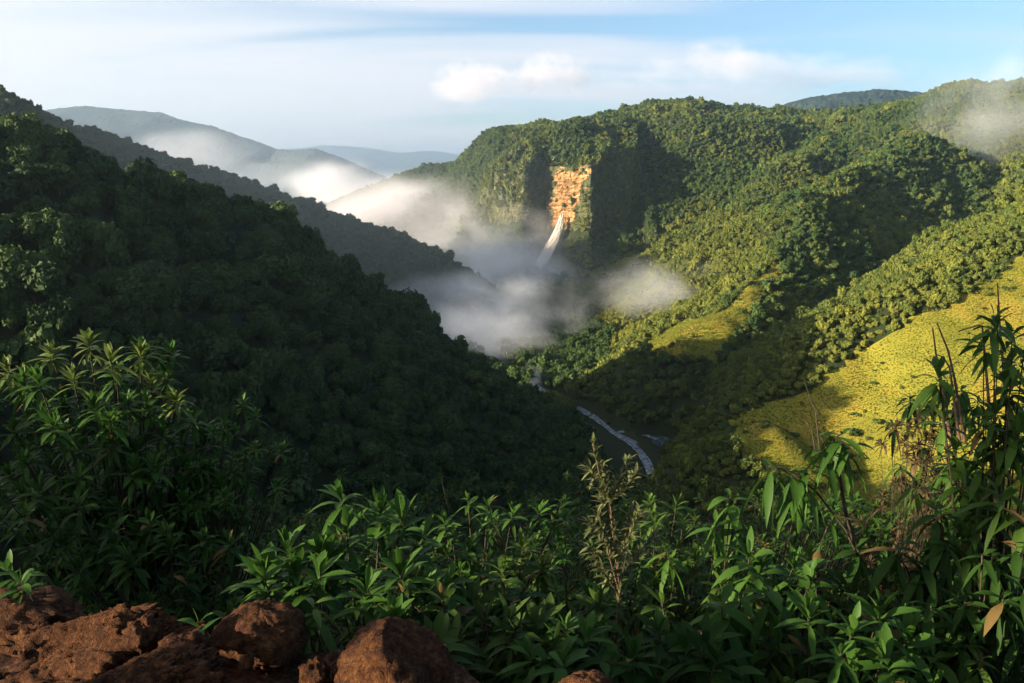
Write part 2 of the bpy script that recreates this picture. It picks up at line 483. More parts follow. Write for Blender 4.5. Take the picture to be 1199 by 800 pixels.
pts = []
for (x0, x1, y0, y1, s) in [(-420, 520, 26, 560, 5.4), (-900, 1200, 560, 1000, 4.5), (-900, 1700, 1000, 2000, 4.9)]:
    x, y = jitter_grid(x0, x1, y0, y1, s)
    z = terrain_z(x, y)
    px, py, d = project(np.stack([x, y, z], -1))
    k = (d > 5) & (y > 78) & (px > -140) & (px < PW + 140) & (py > -50) & (py < PH + 250)
    rd = np.minimum(poly_dist(RIVER, x, y), poly_dist(POND, x, y))
    k &= rd > 11 + 16 * smooth(560, 500, y) * (x < 75) + 4 * noise2(x / 20, y / 20, 5)
    x, y, z = x[k], y[k], z[k]
    xs_, ys_ = CLIFF_XY[:, 0], CLIFF_XY[:, 1]
    yw = np.interp(x, xs_, ys_)
    onc = (x > xs_[0] - 5) & (x < xs_[-1] + 5) & (y > yw - 14) & (y < yw + 9)
    x, y, z = x[~onc], y[~onc], z[~onc]
    if y1 == 560:
        ow = OW_NAMES[owner_of(x, y)]
        x2, y2 = jitter_grid(-40, 480, 250, 560, 3.6); z2 = terrain_z(x2, y2)
        h2 = (OW_NAMES[owner_of(x2, y2)] == 'hillside') & (np.minimum(poly_dist(RIVER, x2, y2), poly_dist(POND, x2, y2)) > 14)
        keep_ = ow != 'hillside'
        keep_ &= (ow != 'hill') | (RNG.random(len(x)) < .62 + .38 * smooth(-40, 0, x))
        x, y, z = np.concatenate([x[keep_], x2[h2]]), np.concatenate([y[keep_], y2[h2]]), np.concatenate([z[keep_], z2[h2]])
    k = visible(x, y, z + 12, 120, 6.0)
    pts.append(np.stack([x[k], y[k], z[k]], 1))
PTS = np.concatenate(pts)
e_, d_ = meadow_mask(PTS[:, 0], PTS[:, 1], PTS[:, 2])
keep_m = (e_ | d_) & (RNG.random(len(PTS)) < .05)
in_m = (e_ | d_)
PTS, in_m = PTS[~in_m | keep_m], in_m[~in_m | keep_m]
n = len(PTS)
owner = OW_NAMES[owner_of(PTS[:, 0], PTS[:, 1])]
size = np.clip(RNG.lognormal(1.28, .30, n), 1.7, 6.8) * (1 + 0.25 * noise2(PTS[:, 0] / 40, PTS[:, 1] / 40, 51))
ppx, ppy, pd = project(PTS)
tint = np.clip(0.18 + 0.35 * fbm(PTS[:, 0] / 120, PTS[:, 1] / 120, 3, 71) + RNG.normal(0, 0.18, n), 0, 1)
mw = in_poly(ppx + 22 * noise2(PTS[:, 0] / 40, PTS[:, 1] / 40, 13), ppy + 12 * noise2(PTS[:, 0] / 40, PTS[:, 1] / 40, 14), [(606, 405), (640, 350), (700, 300), (760, 268), (830, 250), (905, 245), (905, 300), (850, 360), (800, 390), (740, 420), (690, 445), (640, 432)]) & (owner == 'mountain')
tint = np.where(mw, np.clip(tint + 0.24, 0, 1), tint)
mc = in_poly(ppx + 10 * noise2(PTS[:, 0] / 30, PTS[:, 1] / 30, 3), ppy, MEADOW_C) & (owner == 'mountain')
tint = np.where(mc, np.clip(tint + 0.45, 0, 1), tint)
size = np.where(mc, size * 0.65, size)
he = (owner == 'hillside')
size = np.where(owner == 'mountain', size * .80, np.where(owner == 'ridge', size * .66, size))
size = np.where(owner == 'hill', size * (1.42 - .62 * smooth(420, 620, ppx)), size)
tint = np.where(he, np.clip(tint + 0.2, 0, 1), tint)
size = np.where(he, size * 0.58, size)
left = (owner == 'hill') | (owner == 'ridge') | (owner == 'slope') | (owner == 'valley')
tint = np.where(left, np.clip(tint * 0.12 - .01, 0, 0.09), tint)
size = np.where(in_m, size * .5, size)
emer = (RNG.random(n) < .035) & ~in_m
size = np.where(emer, size * 1.55, size)
rot = RNG.uniform(0, 6.283, n)
var = RNG.integers(0, NV, n)
stretch = RNG.uniform(0.75, 1.45, n)
print('TREES', n, {k: int((owner == k).sum()) for k in set(owner)})

# nearest / largest 300 in view become single trees
shows = (pd > 30) & (ppx > -5) & (ppx < PW + 5) & (ppy > 0) & (ppy < 575)
shows &= ~((ppx < 290) & (ppy > 405)) & ~((ppx > 1080) & (ppy > 380)) & ~((ppx > 880) & (ppy > 545))
big = np.where(shows, size / pd, 0) * np.where(visible(PTS[:, 0], PTS[:, 1], PTS[:, 2] + 7, 200, 1.0), 1, 0.2)
order = np.argsort(-big)
solo = order[:300]
is_solo = np.zeros(n, bool); is_solo[solo] = True

def forest_nodes(name, protos):
    ng = bpy.data.node_groups.new(name, 'GeometryNodeTree')
    ng.interface.new_socket('Geometry', in_out='INPUT', socket_type='NodeSocketGeometry')
    ng.interface.new_socket('Geometry', in_out='OUTPUT', socket_type='NodeSocketGeometry')
    N, L = ng.nodes, ng.links
    gi, go = N.new('NodeGroupInput'), N.new('NodeGroupOutput')
    jo = N.new('GeometryNodeJoinGeometry')
    for p in reversed(protos):
        oi = N.new('GeometryNodeObjectInfo'); oi.inputs['Object'].default_value = p; oi.inputs['As Instance'].default_value = False
        gt = N.new('GeometryNodeGeometryToInstance')
        L.new(oi.outputs['Geometry'], gt.inputs[0]); L.new(gt.outputs[0], jo.inputs[0])
    ip = N.new('GeometryNodeInstanceOnPoints'); ip.inputs['Pick Instance'].default_value = True
    L.new(gi.outputs[0], ip.inputs['Points']); L.new(jo.outputs[0], ip.inputs['Instance'])
    def attr(nm, t, sock, out='Attribute'):
        a = N.new('GeometryNodeInputNamedAttribute'); a.data_type = t; a.inputs['Name'].default_value = nm
        L.new(a.outputs[out], sock)
    attr('var', 'INT', ip.inputs['Instance Index'])
    attr('rotv', 'FLOAT_VECTOR', ip.inputs['Rotation'])
    attr('sclv', 'FLOAT_VECTOR', ip.inputs['Scale'])
    L.new(ip.outputs[0], go.inputs[0])
    return ng

def scatter(name, label, cat, P, var, rotv, sclv, tint, ng):
    me = bpy.data.meshes.new(name)
    me.vertices.add(len(P)); me.vertices.foreach_set('co', np.asarray(P, np.float32).ravel())
    for nm, t, dat, key in (('var', 'INT', var.astype(np.int32), 'value'), ('tint', 'FLOAT', tint.astype(np.float32), 'value'),
                            ('rotv', 'FLOAT_VECTOR', rotv.astype(np.float32), 'vector'), ('sclv', 'FLOAT_VECTOR', sclv.astype(np.float32), 'vector')):
        a = me.attributes.new(nm, t, 'POINT'); a.data.foreach_set(key, dat.ravel())
    o = bpy.data.objects.new(name, me); COL.objects.link(o)
    md = o.modifiers.new('scatter', 'NODES'); md.node_group = ng
    return tag(o, label, cat, kind='stuff')

NG_FAR = forest_nodes('forest_scatter', PROTO_FAR)
rotv = np.stack([RNG.normal(0, .06, n), RNG.normal(0, .06, n), rot], 1)
sclv = np.stack([size, size, size * stretch], 1)
BASE_DZ = -0.18
P_tree = PTS.copy(); P_tree[:, 2] += BASE_DZ * size
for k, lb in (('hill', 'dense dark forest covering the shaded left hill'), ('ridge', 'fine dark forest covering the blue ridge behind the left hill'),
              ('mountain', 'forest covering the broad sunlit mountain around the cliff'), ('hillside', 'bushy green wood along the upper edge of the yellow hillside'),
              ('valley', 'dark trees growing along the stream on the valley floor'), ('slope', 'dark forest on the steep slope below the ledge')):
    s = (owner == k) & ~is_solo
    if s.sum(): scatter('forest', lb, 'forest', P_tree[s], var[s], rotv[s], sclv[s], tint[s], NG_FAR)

solo_lb = {'hill': 'dark round crowned tree among the many on the shaded left hill', 'slope': 'dark tree on the steep slope just below the ledge',
           'hillside': 'leafy tree on the wooded edge of the yellow hillside', 'mountain': 'green tree on the forested mountain spur', 'valley': 'dark tree beside the stream on the valley floor', 'ridge': 'small dark tree on the blue ridge'}
solo_gp = {'hill': 'forest trees on the left hill', 'slope': 'trees below the ledge', 'hillside': 'trees along the yellow hillside', 'mountain': 'trees on the mountain spurs', 'valley': 'trees by the stream', 'ridge': 'trees on the blue ridge'}
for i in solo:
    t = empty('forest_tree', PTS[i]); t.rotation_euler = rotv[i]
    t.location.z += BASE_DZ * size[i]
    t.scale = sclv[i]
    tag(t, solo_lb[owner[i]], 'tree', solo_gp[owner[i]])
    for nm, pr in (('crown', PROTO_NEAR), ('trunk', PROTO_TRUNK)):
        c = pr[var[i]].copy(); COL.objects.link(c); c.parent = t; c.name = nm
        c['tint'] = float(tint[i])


# ------------------------------------------------------------------ cliff, waterfall, stream
M['rock_orange'] = surf_mat('cliff_rock', [(0.34, (0.07, 0.045, 0.022)), (0.45, (0.22, 0.115, 0.045)), (0.56, (0.33, 0.185, 0.075)), (0.70, (0.44, 0.30, 0.15))], 0.06, 12, stretch=(.55, .55, 4.6), bump=1.2, bscale=0.25)
M['rock_mossy'] = surf_mat('mossy_cliff_rock', [(0.3, (0.035, 0.045, 0.022)), (0.55, (0.085, 0.085, 0.035)), (0.75, (0.20, 0.17, 0.07))], 0.05, 10, stretch=(2.5, 2.5, 0.7), bump=1.5, bscale=0.2)
def resample(P, step):
    P = np.asarray(P, float)
    sg = np.concatenate([[0], np.cumsum(np.linalg.norm(np.diff(P, axis=0), axis=1))])
    s = np.linspace(0, sg[-1], max(2, int(sg[-1] / step)))
    return np.stack([np.interp(s, sg, P[:, i]) for i in range(P.shape[1])], 1)
cpx = resample([(px, Y) for px, Y in CLIFF], 1.0)
cw = np.array([at(px, 230, Y)[:2] for px, Y in cpx])
cw = resample(np.concatenate([cw, np.interp(cw[:, 0], cw[:, 0], cpx[:, 0])[:, None]], 1), 1.6)
wall_px = cw[:, 2]
ctop = terrain_z(cw[:, 0], cw[:, 1] + 16) + 3
ctop = np.convolve(np.pad(ctop, 6, 'edge'), np.ones(13) / 13, 'valid')
nz = 84
tz = np.linspace(0, 1, nz)
cz = -128 + (ctop + 128)[:, None] * tz[None, :]
sarc = np.arange(len(cw)) * 1.6
S2 = sarc[:, None] + 0 * tz
tang = np.gradient(cw[:, :2], axis=0); tang /= np.linalg.norm(tang, axis=1)[:, None]
nrm = np.stack([tang[:, 1], -tang[:, 0]], 1)
ledge = np.floor(cz / 11 + 0.35 * fbm(S2 / 30, cz / 60, 2, 4)) * 11
disp = 5.5 + 2.6 * fbm(S2 / 16, cz / 26, 4, 61) + 1.6 * noise2(S2 / 26, ledge / 7.0, 77) + 1.0 * fbm(S2 / 4, cz / 5, 3, 15) - 9 * (tz[None, :] - 0.25) + 1.5 * (1 - np.mod(cz / 9.5 + 0.5 * fbm(S2 / 22, cz / 90, 3, 14), 1.0)) + 1.2 * (1 - np.mod(cz / 3.7 + 0.6 * fbm(S2 / 14, cz / 90, 2, 19), 1.0))
CVx = cw[:, 0][:, None] + nrm[:, 0][:, None] * disp
CVy = cw[:, 1][:, None] + nrm[:, 1][:, None] * disp
cl = mesh_np('cliff', np.stack([CVx, CVy, cz], -1).reshape(-1, 3), grid_faces(len(cw), nz), M['rock_mossy'], False)
cl.data.materials.append(M['rock_orange'])
mi = np.zeros((len(cw) - 1, nz - 1), np.int32)
leftb = 643 - 6 * noise2(cz / 20, cz * 0 + 3, 8)[0]; 
for j in range(nz - 1):
    f = tz[j]
    rag = 8 * noise2(cz[:-1, j] / 9, sarc[:-1] / 14, 55) + 3 * noise2(cz[:-1, j] / 3, sarc[:-1] / 5, 56)
    g_f = max(0., (f - .3) / .7); lo = 640 + 13 * g_f + rag; hi = 666 + 24 * g_f + rag
    mi[:, j] = (wall_px[:-1] > lo) & (wall_px[:-1] < hi) & (f > 0.30) & (f < .97 + .012 * rag)
cl.data.polygons.foreach_set('material_index', mi.ravel())
tag(cl, 'tall cliff at the head of the valley with an orange layered rock face', 'cliff', kind='structure')

# bushes rooted on the cliff ledges
k = 1300
ii = RNG.integers(0, len(cw), k * 3); jj = (RNG.random(k * 3) * (nz - 1)).astype(int)
fr = tz[jj]; wp = wall_px[ii]
okk = ~((wp > 638 + (1 - fr) * 8) & (wp < 693 - (1 - fr) * 26) & (fr > 0.3) & (RNG.random(len(fr)) < .86)) & (fbm(sarc[ii] / 14, cz[ii, jj] / 30, 3, 88) > -0.28 + 0.9 * ((wp > 574) & (wp < 613) & (fr < .62)) * (fr > .05))
ii, jj = ii[okk], jj[okk]
cb = np.stack([CVx[ii, jj], CVy[ii, jj], cz[ii, jj] - 1.5], 1)
nb = len(cb); sb = RNG.uniform(1.2, 3.4, nb)
scatter('forest', 'bushes and creepers clinging to the mossy parts of the cliff', 'bushes', cb, RNG.integers(0, NV, nb),
        np.stack([RNG.normal(0, .2, nb), RNG.normal(0, .2, nb), RNG.uniform(0, 6, nb)], 1), np.stack([sb, sb, sb * 1.5], 1), np.clip(RNG.normal(.45, .2, nb), 0, 1), NG_FAR)

# waterfall: a bundle of white strands sliding down from the foot of the rock face
M['white_water'] = surf_mat('white_water', [(0.35, (0.50, 0.42, 0.34)), (0.6, (0.62, 0.54, 0.46))], 0.15, 6, rough=0.5, spec=0.3, stretch=(3, 3, .4), bump=0.5, bscale=0.6)
wg = Geo()
path = np.array([at(*p) for p in [(658, 250, 1204), (655, 266, 1198), (647, 284, 1188), (637, 302, 1176), (622, 322, 1163), (598, 350, 1138)]])
wid = np.array([4.0, 7.5, 11.5, 12.5, 11.5, 12.0])
for i in range(90):
    o = float(np.clip(RNG.normal(0, .34), -.6, .6)); t = np.linspace(RNG.uniform(0, .3), RNG.uniform(.7, 1), 16)
    pp = np.stack([np.interp(t, np.linspace(0, 1, 6), path[:, a]) for a in range(3)], 1)
    ww = np.interp(t, np.linspace(0, 1, 6), wid)
    pp[:, 0] += o * ww + RNG.normal(0, .35, 16); pp[:, 1] -= 5 + RNG.normal(0, .8, 16) + (1 - abs(o)) * 2; pp[:, 2] += RNG.normal(0, .4, 16)
    tube(wg, pp, RNG.uniform(.3, .8) * np.sin(np.linspace(.5, 2.8, 16)) + .25, 6)
wf = wg.build('waterfall', M['white_water'], True)
tag(wf, 'white waterfall sliding from the foot of the orange rock face into mist', 'waterfall', kind='structure')

M['water'], nt_, N_, L_ = new_mat('stream_water')
o_ = N_.new('ShaderNodeOutputMaterial'); b_ = N_.new('ShaderNodeBsdfPrincipled')
tc_ = N_.new('ShaderNodeTexCoord'); n_ = N_.new('ShaderNodeTexNoise'); n_.inputs['Scale'].default_value = 0.5; n_.inputs['Detail'].default_value = 8; n_.inputs['Roughness'].default_value = .7
L_.new(tc_.outputs['Object'], n_.inputs['Vector'])
r_ = ramp(N_, [(0.42, (0.05, 0.065, 0.07)), (0.64, (0.26, 0.28, 0.29))]); L_.new(n_.outputs['Fac'], r_.inputs[0]); L_.new(r_.outputs[0], b_.inputs['Base Color'])
b_.inputs['Roughness'].default_value = 0.25
bp_ = N_.new('ShaderNodeBump'); bp_.inputs['Distance'].default_value = .3; L_.new(n_.outputs['Fac'], bp_.inputs['Height']); L_.new(bp_.outputs[0], b_.inputs['Normal'])
L_.new(b_.outputs[0], o_.inputs['Surface'])
M['still_water'] = surf_mat('still_water', [(0.4, (0.03, 0.05, 0.06)), (0.7, (0.06, 0.085, 0.095))], 0.3, 4, rough=0.12, spec=0.5, bump=0.05)
rv = resample(RIVER, 3.0)
tn = np.gradient(rv[:, :2], axis=0); tn /= np.linalg.norm(tn, axis=1)[:, None] + 1e-9
nn = np.stack([-tn[:, 1], tn[:, 0]], 1)
sr_ = np.arange(len(rv)) * 3.0
hw = 2.8 + 1.7 * noise2(sr_ / 30, sr_ * 0, 6) + 0.7 * noise2(sr_ / 9, sr_ * 0, 8)
cols = np.linspace(-1, 1, 5)
RVv = np.stack([rv[:, 0][:, None] + nn[:, 0][:, None] * hw[:, None] * cols, rv[:, 1][:, None] + nn[:, 1][:, None] * hw[:, None] * cols, np.full((len(rv), 5), FLOOR + 0.25)], -1)
st = mesh_np('stream', RVv.reshape(-1, 3), grid_faces(len(rv), 5), M['water'], True)
tag(st, 'pale foaming stream winding along the valley floor', 'stream', kind='structure')
pc = resample(np.concatenate([POND, POND[:1]]), 4.0)[:-1]
pcen = pc.mean(0)
pg = Geo(); pv = np.concatenate([[pcen], pcen + (pc - pcen) * 1.06]); pv[:, 2] = FLOOR + 0.12
pg.add(pv, None, [(0, i + 1, (i + 1) % len(pc) + 1) for i in range(len(pc))])
pd_ = pg.build('pond', M['still_water'])
tag(pd_, 'small dark pool at the end of the side channel', 'pond', kind='structure')
side = resample(np.array([ray(px, py) * (FLOOR / ray(px, py)[2]) for px, py in [(722, 507), (736, 506), (750, 508), (762, 512), (770, 516)]]), 2.0)
side[:, 1] += 1.2 * np.sin(np.arange(len(side)) * .5)
sn = np.gradient(side[:, :2], axis=0); sn /= np.linalg.norm(sn, axis=1)[:, None] + 1e-9
sv = np.stack([np.concatenate([side[:, :2] + np.stack([-sn[:, 1], sn[:, 0]], 1) * q, np.full((len(side), 1), FLOOR + .3)], 1) for q in (-2.0, 2.0)], 1)
bk = mesh_np('stream_bank', sv.reshape(-1, 3), grid_faces(len(side), 2), M['water'], True)
tag(bk, 'narrow pale side channel running from the stream to the small pool', 'stream', kind='structure')

# ------------------------------------------------------------------ meadow grass
def tuft_geo(seed, nbl=26):
    rg = np.random.default_rng(seed); g = Geo()
    for i in range(nbl):
        a = rg.uniform(0, 6.283); r0 = rg.uniform(0, .35); h = rg.uniform(.5, 1.1); ln = rg.uniform(.1, .55)
        b = np.array([r0 * math.cos(a), r0 * math.sin(a), -.1]); t = b + np.array([ln * math.cos(a), ln * math.sin(a), h])
        m = (b + t) / 2 + np.array([0, 0, .12]); wv = np.array([-math.sin(a), math.cos(a), 0]) * rg.uniform(.05, .10)
        g.add([b - wv, b + wv, m + wv, m - wv, t], [(0, 1, 2, 3)], [(3, 2, 4)])
    return g
M['grass'] = leaf_mat('grass', (0.125, 0.150, 0.022), (0.175, 0.200, 0.028), (0.25, 0.222, 0.036), 0.3, 0.8, 0.1, 0.5)
PROTO_TUFT = [tuft_geo(500 + i).build('grass', M['grass'], link=False) for i in range(4)]
NG_GRASS = forest_nodes('grass_scatter', PROTO_TUFT)
for nm, dom, sp, sc_, lb in (('e', (40, 330, 150, 470), .95, .58, 'yellow grass covering the sunlit hillside on the right'), ('d', (40, 330, 520, 860), 1.7, 1.2, 'yellow grass on the sunlit crest of the middle spur')):
    x, y = jitter_grid(dom[0], dom[1], dom[2], dom[3], sp)
    z = terrain_z(x, y)
    ee, dd = meadow_mask(x, y, z)
    px, py, d = project(np.stack([x, y, z], -1))
    k = (ee if nm == 'e' else dd) & (px < PW + 60) & (px > -20) & (py < 640)
    x, y, z = x[k], y[k], z[k]
    n_ = len(x)
    tn_ = np.clip((0.42 if nm == 'e' else .25) + .6 * fbm(x / 34, y / 34, 4, 91) + RNG.normal(0, .18, n_), 0, 1)
    s_ = sc_ * RNG.uniform(.6, 1.35, n_) * (1 + .35 * noise2(x / 9, y / 9, 17))
    scatter('grass', lb, 'grass', np.stack([x, y, z], 1), RNG.integers(0, 4, n_), np.stack([RNG.normal(0, .15, n_), RNG.normal(0, .15, n_), RNG.uniform(0, 6.28, n_)], 1),
            np.stack([s_, s_, s_], 1), tn_, NG_GRASS)
    print('GRASS', nm, n_)

# shrubs dotted over the yellow meadow
x, y = jitter_grid(60, 300, 180, 430, 6.5)
z = terrain_z(x, y); ee, dd = meadow_mask(x, y, z); px, py, d = project(np.stack([x, y, z], -1))
k = ee & (px < PW) & (py < 545) & (fbm(x / 25, y / 25, 2, 33) > 0.12) & ~((px > 1085) & (py > 380))
idx = np.where(k)[0]; RNG.shuffle(idx)
for i in idx[:90]:
    t = PROTO_FAR[RNG.integers(0, NV)].copy(); t.name = 'meadow_shrub'; COL.objects.link(t)
    s_ = min(RNG.lognormal(0, .45), 2.3); t.location = (x[i], y[i], z[i] - .3 * s_); t.scale = (s_ * 1.3, s_ * 1.3, s_ * .8); t.rotation_euler = (0, 0, RNG.uniform(0, 6))
    t['tint'] = float(RNG.uniform(0, .25))
    tag(t, 'low dark shrub dotted among the yellow grass of the hillside', 'shrub', 'shrubs on the yellow hillside')

# ------------------------------------------------------------------ foreground: ledge, rocks, shrubs
def rim(x):
    return 2.95 - 0.85 * smooth(-0.45, 0.4, x) + 0.12 * noise2(x * 1.7, x * 0 + 4.2, 3)

def fg_z(x, y):
    x, y = np.asarray(x, float), np.asarray(y, float)
    d = np.maximum(y - rim(x), 0)
    z = -1.88 - 0.95 * np.minimum(d, 2.3) - 0.62 * np.maximum(d - 2.3, 0)
    z = z + 0.10 * fbm(x / 1.3, y / 1.3, 3, 41) * smooth(0, .6, np.hypot(x, y + 1))
    w = smooth(6, 15, np.maximum(np.abs(x) * .7, y))
    return z * (1 - w) + (viewing_slope(x, y) + .05) * w

fx = graded(-2.3, 1.4, 0.022, -39, 39, 1.16); fy = graded(1.7, 3.7, 0.022, -13, 18.5, 1.14)
FX, FY = np.meshgrid(fx, fy, indexing='ij')
near_w = np.exp(-(np.maximum(np.abs(FX + .5) - 1.9, 0)) ** 2) * np.exp(-(np.maximum(np.abs(FY - 2.6) - 1.0, 0)) ** 2)
FZ = fg_z(FX, FY) + near_w * (0.030 * fbm(FX / .35, FY / .35, 3, 12) + 0.014 * np.abs(fbm(FX / .07, FY / .07, 3, 19)) + 0.008 * fbm(FX / .03, FY / .03, 2, 24))
edge = smooth(16.6, 18.5, np.maximum(np.abs(FX) * 17 / 38, FY)) + smooth(-11.5, -13, FY)
FZ = FZ - 0.5 * edge
M['soil'] = surf_mat('red_soil', [(0.36, (0.016, 0.008, 0.006)), (0.52, (0.075, 0.030, 0.014)), (0.74, (0.19, 0.105, 0.06))], 30, 12, bump=0.025, bscale=55)
M['rock'], nt_, N_, L_ = new_mat('red_rock')
o_ = N_.new('ShaderNodeOutputMaterial'); b_ = N_.new('ShaderNodeBsdfPrincipled'); g_ = N_.new('ShaderNodeNewGeometry')
def _noise(scale, detail, rough=.7):
    q = N_.new('ShaderNodeTexNoise'); q.inputs['Scale'].default_value = scale; q.inputs['Detail'].default_value = detail; q.inputs['Roughness'].default_value = rough
    L_.new(g_.outputs['Position'], q.inputs['Vector']); return q
big, fine, grain = _noise(5, 6), _noise(38, 10), _noise(150, 6)
r1 = ramp(N_, [(0.38, (0.014, 0.008, 0.006)), (0.50, (0.062, 0.025, 0.011)), (0.62, (0.14, 0.058, 0.021)), (0.76, (0.22, 0.12, 0.06))])
ma = N_.new('ShaderNodeMath'); ma.operation = 'MULTIPLY_ADD'; L_.new(fine.outputs['Fac'], ma.inputs[0]); ma.inputs[1].default_value = .70
mb = N_.new('ShaderNodeMath'); mb.operation = 'MULTIPLY'; L_.new(big.outputs['Fac'], mb.inputs[0]); mb.inputs[1].default_value = .34; L_.new(mb.outputs[0], ma.inputs[2])
L_.new(ma.outputs[0], r1.inputs[0]); L_.new(r1.outputs[0], b_.inputs['Base Color'])
vo = N_.new('ShaderNodeTexVoronoi'); vo.feature = 'DISTANCE_TO_EDGE'; vo.inputs['Scale'].default_value = 11
wv = N_.new('ShaderNodeVectorMath'); wv.operation = 'ADD'; nz3 = _noise(9, 5); sc3 = N_.new('ShaderNodeVectorMath'); sc3.operation = 'SCALE'; sc3.inputs['Scale'].default_value = .12
L_.new(nz3.outputs['Color'], sc3.inputs[0]); L_.new(g_.outputs['Position'], wv.inputs[0]); L_.new(sc3.outputs[0], wv.inputs[1]); L_.new(wv.outputs[0], vo.inputs['Vector'])
cr3 = N_.new('ShaderNodeMapRange'); cr3.inputs['From Max'].default_value = .045; L_.new(vo.outputs['Distance'], cr3.inputs['Value'])
h1 = N_.new('ShaderNodeMath'); h1.operation = 'MULTIPLY_ADD'; L_.new(cr3.outputs[0], h1.inputs[0]); h1.inputs[1].default_value = .35; L_.new(fine.outputs['Fac'], h1.inputs[2])
h2 = N_.new('ShaderNodeMath'); h2.operation = 'MULTIPLY_ADD'; L_.new(grain.outputs['Fac'], h2.inputs[0]); h2.inputs[1].default_value = .45; L_.new(h1.outputs[0], h2.inputs[2])
bp_ = N_.new('ShaderNodeBump'); bp_.inputs['Strength'].default_value = 1.0; bp_.inputs['Distance'].default_value = .034; L_.new(h2.outputs[0], bp_.inputs['Height']); L_.new(bp_.outputs[0], b_.inputs['Normal'])
b_.inputs['Roughness'].default_value = .95; b_.inputs['Specular IOR Level'].default_value = .1
L_.new(b_.outputs[0], o_.inputs['Surface'])
gr = mesh_np('ground', np.stack([FX, FY, FZ], -1).reshape(-1, 3), grid_faces(len(fx), len(fy)), M['soil'], True)
tag(gr, 'rough reddish earth of the ledge at the near edge of the view', 'ground', kind='structure')

def noise3(P, f, seed):
    x, y, z = P[:, 0] * f, P[:, 1] * f, P[:, 2] * f
    return (fbm(x + z * .7, y + 3.1, 3, seed) + fbm(y + x * .6, z + 7.7, 3, seed + 5) + fbm(z - y * .5, x + 1.3, 3, seed + 9)) / 1.7

def rock_mesh(name, seed, n=44, rough=.16, cuts=7, lay=0.0):
    rg = np.random.default_rng(seed)
    th = np.linspace(0, 2 * np.pi, 2 * n, endpoint=False); ph = np.linspace(0, np.pi, n + 1)[1:-1]
    T, Pp = np.meshgrid(th, ph, indexing='ij')
    D = np.stack([np.sin(Pp) * np.cos(T), np.sin(Pp) * np.sin(T), np.cos(Pp)], -1).reshape(-1, 3)
    D = np.concatenate([D, [[0, 0, 1], [0, 0, -1]]])
    r = np.ones(len(D))
    for i in range(cuts):
        q = rg.normal(size=3); q /= np.linalg.norm(q); c = D @ q; k = rg.uniform(.66, .9)
        r = np.minimum(r, np.where(c > .05, k / np.maximum(c, .05), 9))
    r = r * (1 + rough * noise3(D, 1.6, seed) + rough * .35 * noise3(D, 5.5, seed + 3) + rough * .2 * noise3(D, 15, seed + 6))
    P = D * r[:, None]
    if lay: P[:, 2] += lay * np.abs(noise3(np.stack([P[:, 0] * .2, P[:, 1] * .2, P[:, 2]], 1), 4.5, seed + 8))
    nv = n - 1
    q = [(i * nv + k, i * nv + k + 1, ((i + 1) % (2 * n)) * nv + k + 1, ((i + 1) % (2 * n)) * nv + k) for i in range(2 * n) for k in range(nv - 1)]
    top, bot = len(P) - 2, len(P) - 1
    t = [(top, i * nv, ((i + 1) % (2 * n)) * nv) for i in range(2 * n)] + [(bot, ((i + 1) % (2 * n)) * nv + nv - 1, i * nv + nv - 1) for i in range(2 * n)]
    return mesh_np(name, P, [np.array(q), np.array(t)], M['rock'], True)

def rock(label, px, py, Y, scale, seed, rot=(0, 0, 0), cat='rock', name='rock', group=None, **kw):
    o = rock_mesh(name, seed, **kw); o.location = at(px, py, Y); o.scale = scale; o.rotation_euler = [R(a) for a in rot]
    return tag(o, label, cat, group)
rock('rounded rust brown boulder, the roundest one, at the edge of the ledge', 460, 792, 2.55, (.205, .21, .185), 3, (0, 8, 20), 'boulder', 'boulder', rough=.13, cuts=5)
rock('dark rounded boulder beside the small green sprout', 306, 745, 2.95, (.17, .18, .125), 8, (0, 0, 60), 'boulder', 'boulder', rough=.15, cuts=5)
rock('long sloping outcrop of red rock, the largest one of the ledge', 50, 800, 2.95, (.60, .30, .17), 21, (0, -15, 8), 'outcrop', 'rock_outcrop', rough=.30, cuts=9, n=90, lay=.3)
rock('flat layered slab of red rock in front of the largest outcrop', 150, 812, 2.5, (.30, .16, .09), 35, (0, -14, 12), 'outcrop', 'rock_outcrop', rough=.3, cuts=9, n=72, lay=.25)
rock('low flat red rock behind the largest outcrop, half in shade', 25, 722, 3.2, (.30, .2, .09), 47, (0, 4, 0), 'outcrop', 'rock_outcrop', rough=.22, n=40)
rock('lump of dark red rock between the outcrop and the green sprout', 168, 742, 2.78, (.07, .07, .06), 51, (0, 10, 0), rough=.28, n=32)
rock('knobbly red rock just left of the dark rounded boulder', 213, 757, 2.72, (.085, .07, .045), 57, (0, 0, 30), rough=.3, n=32)
rock('small jagged red rock left of the roundest boulder', 372, 790, 2.5, (.055, .05, .06), 63, (10, 0, 0), rough=.3, n=32)
rock('small pointed orange rock lying in front of the dark boulder', 290, 778, 2.55, (.028, .025, .04), 66, (0, 10, 0), rough=.25, n=24)
rock('brown rock whose top alone rises above the lower edge among leaves', 686, 821, 2.35, (.12, .12, .075), 72, (0, 0, 0), 'boulder', 'boulder', rough=.15, cuts=5)
STONE = [rock_mesh('stone', 900 + i, n=9, rough=.25, cuts=6) for i in range(5)]
